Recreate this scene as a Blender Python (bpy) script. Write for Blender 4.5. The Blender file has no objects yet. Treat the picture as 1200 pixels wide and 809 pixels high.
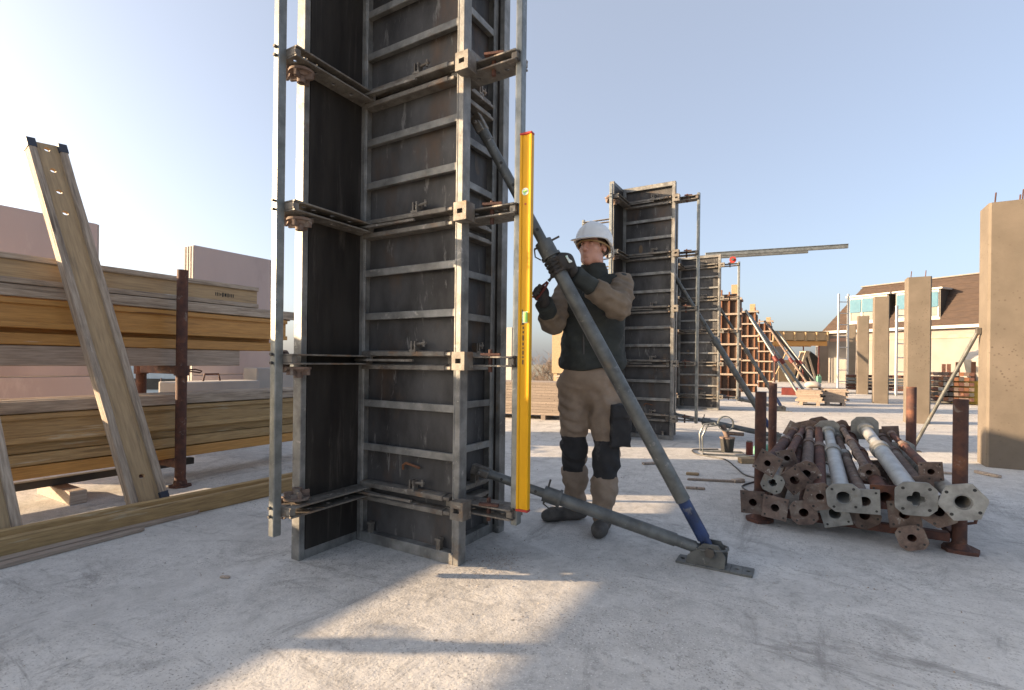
import bpy, bmesh, math, random
import numpy as np
from mathutils import Vector, Matrix
R = math.radians
random.seed(7)
sc = bpy.context.scene
col = sc.collection
# ------------------------------------------------------------------ camera, sky, sun, exposure
YAW = R(30.6)
cam = bpy.data.cameras.new('camera'); cam.lens = 17.88; cam.sensor_width = 36; cam.clip_start = .05; cam.clip_end = 5000
cam.shift_y = 19.5/1200
camo = bpy.data.objects.new('camera', cam); col.objects.link(camo)
camo.matrix_world = Matrix.Translation((2.284, -2.10, 1.05)) @ Matrix.Rotation(YAW, 4, 'Z') @ Matrix.Rotation(R(90), 4, 'X') @ Matrix.Rotation(R(.68), 4, 'Z')
sc.camera = camo
SUN_EL = R(12.4); SUN_TRAVEL = R(29.5)          # light travels towards +x, turned 29.5 degrees to +y
trav = Vector((math.cos(SUN_TRAVEL)*math.cos(SUN_EL), math.sin(SUN_TRAVEL)*math.cos(SUN_EL), -math.sin(SUN_EL)))
w = bpy.data.worlds.new('World'); sc.world = w; w.use_nodes = True
nt = w.node_tree; bg = nt.nodes['Background']
sky = nt.nodes.new('ShaderNodeTexSky'); sky.sky_type = 'NISHITA'; sky.sun_disc = False
sky.sun_elevation = SUN_EL; sky.sun_rotation = math.atan2(-trav.x, -trav.y)
sky.air_density = .7; sky.dust_density = 4.0; sky.ozone_density = 1.2; sky.altitude = 100
veil = nt.nodes.new('ShaderNodeMix'); veil.data_type = 'RGBA'; veil.inputs[0].default_value = .22       # thin even haze high in the air
nt.links.new(sky.outputs[0], veil.inputs[6]); veil.inputs[7].default_value = (4.5, 4.55, 4.75, 1)
nt.links.new(veil.outputs[2], bg.inputs[0]); bg.inputs[1].default_value = .097
sl = bpy.data.lights.new('sun', 'SUN'); sl.energy = 5.0; sl.angle = R(.53); sl.color = (1, .73, .46)
so = bpy.data.objects.new('sun', sl); col.objects.link(so); so.rotation_euler = trav.to_track_quat('-Z', 'Y').to_euler()
so.location = (-10, -8, 12)
sc.view_settings.view_transform = 'Standard'; sc.view_settings.look = 'None'; sc.view_settings.gamma = 1
sc.view_settings.use_curve_mapping = False; sc.view_settings.exposure = 1.7

# ------------------------------------------------------------------ materials
def mat(name, c1, c2=None, rough=.7, metal=0., scale=6., bump=.15, bscale=60., spots=None, spec=.5, stretch=None, detail=6., rnd=0., mix=(.35, .65), c3=None, s3=2.0, m3=(.55, .7), coat=0, bdist=.004, c4=None, s4=9., m4=(.62, .68), st4=(1, 1, 1)):
    m = bpy.data.materials.new(name); m.use_nodes = True
    n = m.node_tree.nodes; l = m.node_tree.links; b = n['Principled BSDF']
    tc = n.new('ShaderNodeTexCoord'); mp = n.new('ShaderNodeMapping'); l.new(tc.outputs['Object'], mp.inputs[0])
    oi = n.new('ShaderNodeObjectInfo')
    ad = n.new('ShaderNodeVectorMath'); ad.operation = 'SCALE'; ad.inputs['Scale'].default_value = 37.
    cb = n.new('ShaderNodeCombineXYZ'); [l.new(oi.outputs['Random'], cb.inputs[i]) for i in range(3)]
    l.new(cb.outputs[0], ad.inputs[0]); l.new(ad.outputs[0], mp.inputs['Location'])
    if stretch: mp.inputs['Scale'].default_value = stretch
    def noise(s, d=detail):
        t = n.new('ShaderNodeTexNoise'); t.inputs['Scale'].default_value = s; t.inputs['Detail'].default_value = d; t.inputs['Roughness'].default_value = .6
        l.new(mp.outputs[0], t.inputs['Vector']); return t
    def ramp(src, a, bb):
        r = n.new('ShaderNodeMapRange'); r.inputs[1].default_value = a; r.inputs[2].default_value = bb; l.new(src, r.inputs[0]); return r.outputs[0]
    def mixc(f, A, B):
        x = n.new('ShaderNodeMix'); x.data_type = 'RGBA'; l.new(f, x.inputs[0])
        for i, v in ((6, A), (7, B)):
            if isinstance(v, tuple): x.inputs[i].default_value = (*v, 1)
            else: l.new(v, x.inputs[i])
        return x.outputs[2]
    c2 = c2 or tuple(v*.7 for v in c1)
    out = mixc(ramp(noise(scale).outputs[0], *mix), c1, c2)
    if c3: out = mixc(ramp(noise(s3, 8).outputs[0], *m3), out, c3)
    if c4:
        mp4 = n.new('ShaderNodeMapping'); mp4.inputs['Scale'].default_value = st4; l.new(mp.outputs[0], mp4.inputs[0])
        t4 = n.new('ShaderNodeTexNoise'); t4.inputs['Scale'].default_value = s4; t4.inputs['Detail'].default_value = 10; t4.inputs['Roughness'].default_value = .72; t4.inputs['Distortion'].default_value = .4
        l.new(mp4.outputs[0], t4.inputs['Vector']); out = mixc(ramp(t4.outputs[0], *m4), out, c4)
    if spots:
        vt = n.new('ShaderNodeTexVoronoi'); vt.inputs['Scale'].default_value = spots[0]; vt.inputs['Randomness'].default_value = 1
        l.new(mp.outputs[0], vt.inputs['Vector'])
        sp = ramp(vt.outputs['Distance'], spots[1]*1.3, spots[1])
        ms = n.new('ShaderNodeMath'); ms.operation = 'MULTIPLY'; l.new(sp, ms.inputs[0]); l.new(ramp(noise(spots[3] if len(spots) > 3 else 3.).outputs[0], .46, .6), ms.inputs[1])
        out = mixc(ms.outputs[0], out, spots[2])
    if rnd:
        hs = n.new('ShaderNodeHueSaturation'); l.new(out, hs.inputs['Color'])
        r = n.new('ShaderNodeMapRange'); r.inputs[3].default_value = 1-rnd; r.inputs[4].default_value = 1+rnd; l.new(oi.outputs['Random'], r.inputs[0]); l.new(r.outputs[0], hs.inputs['Value']); out = hs.outputs[0]
    l.new(out, b.inputs['Base Color'])
    rr = n.new('ShaderNodeMapRange'); rr.inputs[3].default_value = max(0, rough-.12); rr.inputs[4].default_value = min(1, rough+.12); l.new(noise(scale*2.3).outputs[0], rr.inputs[0]); l.new(rr.outputs[0], b.inputs['Roughness'])
    b.inputs['Metallic'].default_value = metal; b.inputs['Specular IOR Level'].default_value = spec
    if coat: b.inputs['Coat Weight'].default_value = coat; b.inputs['Coat Roughness'].default_value = .15
    if bump:
        bp = n.new('ShaderNodeBump'); bp.inputs['Strength'].default_value = bump; bp.inputs['Distance'].default_value = bdist; l.new(noise(bscale, 4).outputs[0], bp.inputs['Height']); l.new(bp.outputs[0], b.inputs['Normal'])
    return m
M = {}
M['steel'] = mat('grimy_galvanised_steel', (.27, .27, .258), (.11, .109, .105), .55, .35, 7, .35, 90, c3=(.17, .115, .07), s3=5, m3=(.58, .74), detail=9, rnd=.1, c4=(.36, .35, .325), s4=13, m4=(.60, .68))
M['galv'] = mat('galvanised_tube', (.25, .265, .26), (.15, .16, .157), .42, .6, 14, .12, 120, c3=(.3, .25, .19), s3=4, m3=(.64, .8), rnd=.06, c4=(.40, .40, .38), s4=16, m4=(.62, .70))
M['plyback'] = mat('dirty_form_back', (.085, .083, .083), (.02, .019, .02), .6, .15, 3.5, .45, 60, c3=(.10, .06, .036), s3=2.6, m3=(.56, .72), detail=10, stretch=(1, 1, .45), spots=(3.6, .09, (.15, .10, .055), 2.), c4=(.17, .165, .158), s4=11, m4=(.585, .67), st4=(1.6, 1.6, .7))
M['plyface'] = mat('black_phenolic_face', (.016, .014, .013), (.03, .027, .024), .5, 0, 4, .12, 50, stretch=(3, 3, .5), spec=.25, c4=(.07, .062, .055), s4=5, m4=(.56, .72), st4=(1, 1, .5))
M['arm'] = mat('clamp_steel', (.23, .215, .19), (.12, .105, .09), .6, .4, 14, .3, 120, c3=(.22, .13, .07), s3=6, m3=(.58, .75), c4=(.38, .35, .31), s4=16, m4=(.58, .68))
M['rust'] = mat('rusty_steel', (.115, .048, .032), (.055, .028, .024), .8, .1, 16, .5, 120, c3=(.21, .085, .04), s3=6, m3=(.58, .75), rnd=.18, c4=(.26, .22, .19), s4=12, m4=(.60, .72))
M['rustplate'] = mat('rusty_plate', (.19, .135, .108), (.085, .06, .05), .8, .1, 18, .5, 130, c3=(.27, .235, .2), s3=9, m3=(.55, .72), rnd=.2, c4=(.42, .40, .37), s4=20, m4=(.60, .68))
M['galvplate'] = mat('dull_galvanised_plate', (.34, .34, .315), (.21, .205, .19), .58, .35, 16, .25, 120, c3=(.2, .14, .09), s3=9, m3=(.6, .76), rnd=.1)
M['propgalv'] = mat('galvanised_prop_tube', (.46, .475, .47), (.33, .34, .335), .45, .5, 10, .12, 100, c3=(.3, .24, .18), s3=5, m3=(.64, .8), c4=(.2, .185, .165), s4=14, m4=(.60, .70))
M['strut'] = mat('muddy_strut_steel', (.15, .157, .152), (.085, .088, .085), .48, .4, 12, .25, 100, c3=(.16, .125, .085), s3=5, m3=(.60, .76), c4=(.28, .275, .26), s4=16, m4=(.6, .68))
M['blue'] = mat('worn_blue_paint', (.018, .04, .13), (.012, .022, .06), .45, .1, 14, .2, 90, c3=(.17, .165, .15), s3=16, m3=(.58, .68))
M['wgrey'] = mat('weathered_timber', (.46, .385, .305), (.27, .215, .165), .8, 0, 5, .5, 14, stretch=(20, 1.3, 20), c3=(.16, .125, .095), s3=1.8, m3=(.54, .70), rnd=.1, bdist=.006, spots=(.9, .16, (.10, .075, .055), .35), detail=9, c4=(.62, .58, .52), s4=1.6, m4=(.64, .69))
M['wolive'] = mat('olive_yellow_timber', (.44, .305, .14), (.28, .185, .085), .65, 0, 5, .35, 14, stretch=(20, 1.3, 20), c3=(.55, .5, .38), s3=1.6, m3=(.6, .72), rnd=.12, bdist=.005, spots=(.9, .16, (.12, .075, .03), .35), detail=9)
M['worange'] = mat('orange_lacquer_timber', (.52, .275, .075), (.38, .19, .05), .5, 0, 5, .3, 14, stretch=(20, 1.3, 20), c3=(.66, .58, .48), s3=1.3, m3=(.68, .76), rnd=.08, bdist=.004, spots=(.9, .16, (.2, .09, .025), .35), detail=9)
M['wweb'] = mat('beam_web_board', (.44, .32, .18), (.31, .22, .125), .65, 0, 4, .25, 20, stretch=(20, 1.3, 20), c3=(.2, .15, .10), s3=1.8, m3=(.58, .74), rnd=.06, spots=(.9, .16, (.2, .15, .1), .35), detail=9, c4=(.6, .55, .47), s4=1.5, m4=(.66, .70))
M['wpale'] = mat('pale_new_timber', (.34, .25, .145), (.25, .175, .10), .75, 0, 5, .3, 16, stretch=(8, 1, 8), rnd=.12)
M['plank'] = mat('old_board', (.38, .31, .25), (.24, .19, .15), .8, 0, 5, .5, 16, stretch=(20, 1.3, 20), rnd=.15, spots=(.9, .16, (.11, .085, .065), .35), detail=9)
M['endblue'] = mat('blue_end_paint', (.02, .03, .055), (.04, .045, .06), .6, 0, 20)
M['concol'] = mat('cast_concrete_column', (.145, .12, .094), (.112, .093, .072), .85, 0, 3, .35, 60, spots=(23, .19, (.085, .068, .05), 2.2), c3=(.11, .095, .075), s3=1.2, m3=(.55, .75), rnd=.04)
M['conpink'] = mat('precast_concrete', (.44, .365, .345), (.395, .33, .315), .85, 0, 1.6, .12, 60, c3=(.33, .275, .265), s3=1.6, m3=(.52, .7), stretch=(1, 1, .35), c4=(.52, .45, .43), s4=2.5, m4=(.6, .75))
M['conpale'] = mat('pale_concrete', (.38, .35, .32), (.30, .28, .255), .85, 0, 2, .15, 50)
M['yellow'] = mat('yellow_aluminium', (.60, .315, .004), (.55, .285, .004), .45, 0, 8, .04, 60, c3=(.6, .33, .05), s3=10, m3=(.66, .8), spec=.25, c4=(.38, .26, .09), s4=18, m4=(.64, .70))
M['redcap'] = mat('red_plastic', (.38, .03, .02), None, .5)
M['redpaint'] = mat('red_paint', (.15, .025, .018), (.10, .016, .012), .55)
M['vial'] = mat('green_vial', (.35, .72, .12), (.45, .8, .2), .15, 0, 6, 0)
M['label'] = mat('white_sticker', (.75, .77, .72), (.3, .6, .45), .4, 0, 60, 0, mix=(.5, .6))
M['ink'] = mat('dark_ink', (.03, .025, .02), None, .7, bump=0)
M['black'] = mat('black_rubber', (.02, .02, .02), (.035, .033, .03), .7)
M['dark'] = mat('dark_steel', (.05, .048, .045), (.08, .07, .06), .6, .2)
M['cable'] = mat('cable_sheath', (.05, .05, .052), None, .55, bump=0)
M['skin'] = mat('skin', (.60, .33, .24), (.52, .25, .18), .5, 0, 9, .1, 160, spec=.4)
M['hair'] = mat('brown_hair', (.06, .035, .02), (.1, .06, .035), .7, 0, 60, .6, 200)
M['helmet'] = mat('white_helmet_plastic', (.74, .75, .74), (.66, .67, .66), .35, 0, 7, .03, 60, c3=(.5, .48, .43), s3=9, m3=(.66, .8))
M['strap'] = mat('tan_headband', (.36, .22, .09), None, .7)
M['vest'] = mat('dark_green_cloth', (.042, .047, .042), (.022, .025, .023), .9, 0, 7, .5, 240, c3=(.06, .065, .055), s3=6, m3=(.6, .78))
M['sleeve'] = mat('taupe_cloth', (.225, .17, .118), (.15, .112, .076), .9, 0, 8, .5, 240, c3=(.13, .1, .075), s3=6, m3=(.6, .78))
M['trouser'] = mat('brown_work_cloth', (.32, .243, .178), (.225, .168, .122), .9, 0, 7, .5, 240, c3=(.29, .235, .18), s3=5, m3=(.62, .78))
M['pad'] = mat('black_cordura', (.02, .02, .022), (.035, .034, .035), .85, 0, 10, .5, 260, c3=(.22, .21, .2), s3=4.5, m3=(.62, .82))
M['glove'] = mat('black_glove', (.022, .02, .02), (.05, .045, .042), .75, 0, 20, .5, 220)
M['boot'] = mat('dusty_boot', (.05, .046, .042), (.11, .10, .09), .8, 0, 12, .4, 120)
M['white'] = mat('white_paint', (.46, .45, .43), (.40, .39, .37), .6, 0, 3, .05, 40)
M['render'] = mat('white_render', (.235, .21, .192), (.195, .175, .16), .9, 0, 1.2, .15, 40)
M['roof'] = mat('brown_roof', (.058, .037, .027), (.04, .026, .02), .85, 0, 3, .4, 18, stretch=(1, 1, 3))
M['awning'] = mat('blue_awning', (.045, .14, .205), (.038, .12, .18), .7, 0, 4, .1, 40)
M['glass'] = mat('window_glass', (.03, .035, .04), (.05, .055, .06), .08, 0, 1, 0)
M['bwall'] = mat('bluegrey_cladding', (.42, .50, .58), (.36, .43, .5), .7, 0, 2, .1)
M['frust'] = mat('orange_form_frame', (.19, .08, .036), (.12, .05, .025), .7, 0, 6, .3, 60, rnd=.15)
M['fbrown'] = mat('brown_form_ply', (.085, .045, .025), (.05, .03, .02), .75, 0, 3, .3, 40)
M['tub'] = mat('yellow_tub', (.55, .36, .04), (.4, .28, .06), .6, 0, 3, .2)
M['green'] = mat('green_plastic', (.08, .22, .15), (.14, .3, .24), .5, 0, 20)
M['bark'] = mat('bare_twigs', (.16, .115, .085), (.11, .08, .06), .9, 0, 4, .2)
M['earth'] = mat('ground_earth', (.22, .2, .16), (.16, .17, .11), .95, 0, .05, .2, 2)
M['brick'] = mat('pale_brick', (.42, .27, .2), (.34, .21, .16), .9, 0, 3, .3, 40)

def slab_material():
    m = bpy.data.materials.new('concrete_slab'); m.use_nodes = True
    n = m.node_tree.nodes; l = m.node_tree.links; b = n['Principled BSDF']
    tc = n.new('ShaderNodeTexCoord')
    def noise(s, d=8, r=.6, src=None, dist=0):
        t = n.new('ShaderNodeTexNoise'); t.inputs['Scale'].default_value = s; t.inputs['Detail'].default_value = d; t.inputs['Roughness'].default_value = r; t.inputs['Distortion'].default_value = dist
        l.new(src or tc.outputs['Object'], t.inputs['Vector']); return t.outputs[0]
    def rng(src, a, bb, c=0, d=1):
        r = n.new('ShaderNodeMapRange'); r.inputs[1].default_value = a; r.inputs[2].default_value = bb; r.inputs[3].default_value = c; r.inputs[4].default_value = d; l.new(src, r.inputs[0]); return r.outputs[0]
    def mixc(f, A, B):
        x = n.new('ShaderNodeMix'); x.data_type = 'RGBA'; l.new(f, x.inputs[0])
        for i, v in ((6, A), (7, B)):
            if isinstance(v, tuple): x.inputs[i].default_value = (*v, 1)
            else: l.new(v, x.inputs[i])
        return x.outputs[2]
    mp = n.new('ShaderNodeMapping'); mp.inputs['Scale'].default_value = (1, .35, 1); mp.inputs['Rotation'].default_value = (0, 0, R(40)); l.new(tc.outputs['Object'], mp.inputs[0])
    mp2 = n.new('ShaderNodeMapping'); mp2.inputs['Scale'].default_value = (.25, 1, 1); mp2.inputs['Rotation'].default_value = (0, 0, R(-12)); l.new(tc.outputs['Object'], mp2.inputs[0])
    def mul(a, bb):
        q = n.new('ShaderNodeMath'); q.operation = 'MULTIPLY'; l.new(a, q.inputs[0]); l.new(bb, q.inputs[1]); return q.outputs[0]
    c = mixc(rng(noise(1.3, 12, .7), .33, .67), (.475, .46, .435), (.59, .573, .54))
    c = mixc(rng(noise(7, 10, .74, None, .5), .42, .66), c, (.40, .387, .365))                       # worn grey patches
    c = mixc(rng(noise(.55, 7, .65, None, 1.0), .50, .68, 0, .7), c, (.655, .637, .60))                 # pale laitance
    c = mixc(rng(noise(1.7, 12, .8, mp.outputs[0], 2.2), .54, .64, 0, .85), c, (.27, .26, .245))       # dirt smears
    c = mixc(rng(noise(2.6, 12, .82, mp2.outputs[0], 1.2), .55, .63, 0, .75), c, (.25, .24, .226))
    pa = rng(noise(.9, 6, .6), .42, .62)
    c = mixc(mul(rng(noise(24, 8, .75), .52, .64), rng(noise(1.6, 5), .4, .6, .25, .9)), c, (.30, .29, .272))
    c = mixc(mul(rng(noise(95, 3, .6), .56, .66), rng(noise(2.1, 5), .4, .62, .25, 1)), c, (.20, .19, .175))
    c = mixc(mul(rng(noise(120, 3, .6), .60, .68), pa), c, (.74, .73, .70))
    vt = n.new('ShaderNodeTexVoronoi'); vt.inputs['Scale'].default_value = 6.5; l.new(tc.outputs['Object'], vt.inputs['Vector'])
    c = mixc(mul(rng(vt.outputs['Distance'], .09, .04), rng(noise(1.1), .5, .6)), c, (.14, .13, .115))
    l.new(c, b.inputs['Base Color']); l.new(rng(noise(3), .3, .7, .72, .95), b.inputs['Roughness']); b.inputs['Specular IOR Level'].default_value = .3
    b1 = n.new('ShaderNodeBump'); b1.inputs['Strength'].default_value = .55; b1.inputs['Distance'].default_value = .012; l.new(noise(9, 8, .65), b1.inputs['Height'])
    b2 = n.new('ShaderNodeBump'); b2.inputs['Strength'].default_value = .4; b2.inputs['Distance'].default_value = .003; l.new(noise(85, 4, .65), b2.inputs['Height']); l.new(b1.outputs[0], b2.inputs['Normal'])
    l.new(b2.outputs[0], b.inputs['Normal'])
    return m
M['slab'] = slab_material()

# ------------------------------------------------------------------ mesh helpers
def V(*a): return Vector(a)
class MB:
    def __init__(s): s.v = []; s.f = []
    def add(s, vs, fs):
        o = len(s.v); s.v += [tuple(v) for v in vs]; s.f += [tuple(i+o for i in f) for f in fs]; return s
    def box(s, x0, x1, y0, y1, z0, z1):
        return s.add([(x, y, z) for z in (z0, z1) for y in (y0, y1) for x in (x0, x1)], [(0, 2, 3, 1), (4, 5, 7, 6), (0, 1, 5, 4), (2, 6, 7, 3), (0, 4, 6, 2), (1, 3, 7, 5)])
    def obox(s, c, ax, ay, az, hx, hy, hz):
        c = Vector(c); ax = Vector(ax).normalized()*hx; ay = Vector(ay).normalized()*hy; az = Vector(az).normalized()*hz
        return s.add([c+ax*i+ay*j+az*k for k in (-1, 1) for j in (-1, 1) for i in (-1, 1)], [(0, 2, 3, 1), (4, 5, 7, 6), (0, 1, 5, 4), (2, 6, 7, 3), (0, 4, 6, 2), (1, 3, 7, 5)])
    def tube(s, p0, p1, r0, r1=None, n=12, caps=True, ph=0):
        p0 = Vector(p0); p1 = Vector(p1); r1 = r0 if r1 is None else r1
        d = (p1-p0).normalized(); a = d.orthogonal().normalized(); b = d.cross(a)
        vs = [p+(a*math.cos(t)+b*math.sin(t))*r for p, r in ((p0, r0), (p1, r1)) for t in [2*math.pi*i/n+ph for i in range(n)]]
        fs = [(i, (i+1) % n, n+(i+1) % n, n+i) for i in range(n)]
        if caps: fs += [tuple(range(n-1, -1, -1)), tuple(range(n, 2*n))]
        return s.add(vs, fs)
    def pipe(s, p0, p1, ro, ri, n=20):                      # open tube with wall
        p0 = Vector(p0); p1 = Vector(p1); d = (p1-p0).normalized(); a = d.orthogonal().normalized(); b = d.cross(a)
        vs = [p+(a*math.cos(2*math.pi*i/n)+b*math.sin(2*math.pi*i/n))*r for p, r in ((p0, ro), (p1, ro), (p1, ri), (p0, ri)) for i in range(n)]
        fs = [(k*n+i, k*n+(i+1) % n, ((k+1) % 4)*n+(i+1) % n, ((k+1) % 4)*n+i) for k in range(4) for i in range(n)]
        return s.add(vs, fs)
    def sweep(s, pts, r, n=8, closed=False):
        pts = [Vector(p) for p in pts]; m = len(pts); vs = []; a = None
        for i, p in enumerate(pts):
            d = (pts[(i+1) % m]-pts[i-1]) if (closed or 0 < i < m-1) else (pts[min(i+1, m-1)]-pts[max(i-1, 0)])
            d.normalize()
            a = d.orthogonal() if a is None else (a-d*a.dot(d))
            a.normalize(); b = d.cross(a); rr = r[i] if isinstance(r, (list, tuple)) else r
            vs += [p+(a*math.cos(2*math.pi*k/n)+b*math.sin(2*math.pi*k/n))*rr for k in range(n)]
        fs = []
        for i in range(m if closed else m-1):
            j = (i+1) % m
            fs += [(i*n+k, i*n+(k+1) % n, j*n+(k+1) % n, j*n+k) for k in range(n)]
        if not closed: fs += [tuple(range(n-1, -1, -1)), tuple((m-1)*n+k for k in range(n))]
        return s.add(vs, fs)
    def prism(s, poly, o, ax, ay, h):                       # polygon in (ax, ay) extruded by vector h
        o = Vector(o); ax = Vector(ax); ay = Vector(ay); h = Vector(h); n = len(poly)
        vs = [o+ax*p[0]+ay*p[1] for p in poly]; vs += [v+h for v in vs]
        return s.add(vs, [tuple(range(n-1, -1, -1)), tuple(range(n, 2*n))]+[(i, (i+1) % n, n+(i+1) % n, n+i) for i in range(n)])
    def holed(s, o, ax, ay, az, t, cells, W, hr, k=12):     # strip along ax of cells (length, has_hole), width W along ay, thickness t along az, each hole real
        o = Vector(o); ax = Vector(ax).normalized(); ay = Vector(ay).normalized(); az = Vector(az).normalized(); x = 0
        for L, hole in cells:
            if not hole:
                s.obox(o+ax*(x+L/2)+ay*(W/2)+az*(t/2), ax, ay, az, L/2, W/2, t/2)
            else:
                r = hole if hole is not True else hr
                c = (x+L/2, W/2); outer = []; inner = []
                for i in range(k):
                    an = 2*math.pi*i/k+math.pi/k; dx, dy = math.cos(an), math.sin(an); q = min(L/2/abs(dx) if dx else 9, W/2/abs(dy) if dy else 9)
                    outer.append((c[0]+dx*q, c[1]+dy*q)); inner.append((c[0]+dx*r, c[1]+dy*r))
                # snap nearest outer points to the corners
                for cx in (x, x+L):
                    for cy in (0, W):
                        i = min(range(k), key=lambda q: (outer[q][0]-cx)**2+(outer[q][1]-cy)**2); outer[i] = (cx, cy)
                P = lambda p, z: o+ax*p[0]+ay*p[1]+az*z
                vs = [P(p, 0) for p in outer]+[P(p, 0) for p in inner]+[P(p, t) for p in outer]+[P(p, t) for p in inner]
                fs = []
                for i in range(k):
                    j = (i+1) % k
                    fs += [(j, i, k+i, k+j), (2*k+i, 2*k+j, 3*k+j, 3*k+i), (i, j, 2*k+j, 2*k+i), (k+j, k+i, 3*k+i, 3*k+j)]
                s.add(vs, fs)
            x += L
        return s
    def build(s, name, material, parent=None, smooth=False, bevel=0, loc=None, rot=None):
        me = bpy.data.meshes.new(name)
        if bevel:
            bm = bmesh.new(); vs = [bm.verts.new(v) for v in s.v]
            for f in s.f:
                try: bm.faces.new([vs[i] for i in f])
                except ValueError: pass
            bmesh.ops.recalc_face_normals(bm, faces=bm.faces)
            ed = [e for e in bm.edges if len(e.link_faces) == 2 and e.calc_face_angle(0) > R(50)]
            bmesh.ops.bevel(bm, geom=ed, offset=bevel, segments=1, affect='EDGES', profile=.5, clamp_overlap=True)
            bm.to_mesh(me); bm.free()
        else:
            me.from_pydata(s.v, [], s.f)
            bm = bmesh.new(); bm.from_mesh(me); bmesh.ops.recalc_face_normals(bm, faces=bm.faces); bm.to_mesh(me); bm.free()
        me.materials.append(M[material] if isinstance(material, str) else material)
        if smooth: smooth_by_angle(me)
        o = bpy.data.objects.new(name, me); col.objects.link(o); o.parent = parent
        if loc is not None: o.location = loc
        if rot is not None: o.rotation_euler = rot
        return o
def smooth_by_angle(me, ang=R(40)):
    for p in me.polygons: p.use_smooth = True
    bm = bmesh.new(); bm.from_mesh(me)
    for e in bm.edges: e.smooth = len(e.link_faces) == 2 and e.calc_face_angle(3.) < ang
    bm.to_mesh(me); bm.free()
def tag(o, label, cat, group=None):
    o['label'] = label; o['category'] = cat
    if group: o['group'] = group
    return o
def struct(o): o['kind'] = 'structure'; return o
def thing(name, label, cat, loc=(0, 0, 0), rz=0, group=None, rot=None):
    o = bpy.data.objects.new(name, None); col.objects.link(o); o.empty_display_size = .1
    o.location = loc; o.rotation_euler = rot if rot is not None else (0, 0, rz)
    return tag(o, label, cat, group)
def copy_tree(o, parent=None):
    c = o.copy(); col.objects.link(c); c.parent = parent
    for ch in o.children: copy_tree(ch, c)
    return c
def inst(o, parent, loc):                                    # a repeat of a part, sharing its mesh
    c = o.copy(); col.objects.link(c); c.parent = parent; c.location = loc; return c

# ------------------------------------------------------------------ the setting
g = MB(); g.box(-1500, 1500, -1500, 1500, -8.2, -8.0); struct(g.build('ground', 'earth'))
def slab():
    bm = bmesh.new()
    x0, x1, y0, y1, z1 = -9.0, 60.0, -9.0, 60.0, 0.0
    MBs = MB(); MBs.box(x0, x1, y0, y1, -.35, z1)
    return struct(MBs.build('concrete_slab', 'slab'))
slab()

# ------------------------------------------------------------------ column formwork (local frame: front panel stands on y = 0)
LV = (.30, 1.05, 1.80, 2.55, 3.30); HF = 3.55
RIBZ = (.55, .80, 1.30, 1.55, 2.05, 2.30, 2.80, 3.05)
T = .065
def panel(root, width, origin, rz, face_mat='plyface', rib_every=True, extra=None):
    """panel in local frame: x along width, outer (rib) side at y=0, plywood face at y=T"""
    f = MB(); s = .045
    f.box(0, .034, 0, T, 0, HF); f.box(width-.034, width, 0, T, 0, HF)          # stiles
    f.box(.034, s, .0, .012, .06, HF-.06); f.box(width-s, width-.034, .0, .012, .06, HF-.06)    # stile lips
    f.box(.034, width-.034, 0, T-.003, 0, .058); f.box(.034, width-.034, 0, T-.003, HF-.058, HF)
    p = f.build('panel_frame', 'steel', root, bevel=.003); p.location = origin; p.rotation_euler = (0, 0, rz)
    b = MB(); b.box(.036, width-.036, T-.016, T-.006, .055, HF-.055); b.build('form_board', 'plyback', p)
    c = MB(); c.box(.036, width-.036, T-.006, T+.001, .05, HF-.05); c.build('plywood_face', face_mat, p)
    r = MB(); a, e = .036, width-.036
    r.prism([(0.004, -.021), (.004, .021), (.045, .014), (.045, -.014)], (a, 0, 0), (0, 1, 0), (0, 0, 1), (e-a, 0, 0))
    first = r.build('rib', 'steel', p, bevel=.003); first.location = (0, 0, RIBZ[0])
    for z in RIBZ[1:]:
        q = inst(first, p, (random.uniform(-.0005, .0005), random.uniform(-.0005, .001), z+random.uniform(-.006, .006))); q.rotation_euler = (random.uniform(-.03, .03), random.uniform(-.006, .006), 0)
    return p
def waler_set(root, p, width):
    """double waler channels with a hooked wedge bolt at each clamp level, children of the panel"""
    wm = MB(); a, e = .04, width-.075
    for dz in (-.037, .037):
        wm.prism([(-.016, dz-.014), (-.016, dz+.012), (.012, dz+.018), (.046, dz+.016), (.046, dz-.016)], (a, 0, 0), (0, 1, 0), (0, 0, 1), (e-a-.02, 0, 0))
        wm.prism([(-.010, dz-.010), (-.010, dz+.008), (.046, dz+.014), (.046, dz-.014)], (e-.021, 0, 0), (0, 1, 0), (0, 0, 1), (.04, 0, 0))
    w0 = wm.build('waler', 'arm', p, bevel=.003); w0.location = (0, 0, LV[0])
    hk = MB(); hx = width*.58
    hk.box(hx-.016, hx-.008, -.014, .022, .05, .105); hk.box(hx+.008, hx+.016, -.014, .022, .05, .105); hk.box(hx-.022, hx+.022, -.018, .026, .046, .058)
    hk.tube((hx-.012, .004, .086), (hx+.075, .004, .094), .008, n=8); hk.tube((hx+.062, .004, .075), (hx+.062, .004, .112), .007, n=6)
    h0 = hk.build('wedge_bolt', 'arm', p); h0.location = (0, 0, LV[0])
    for z in LV[1:]: inst(w0, p, (0, 0, z)); inst(h0, p, (0, 0, z))
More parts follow.
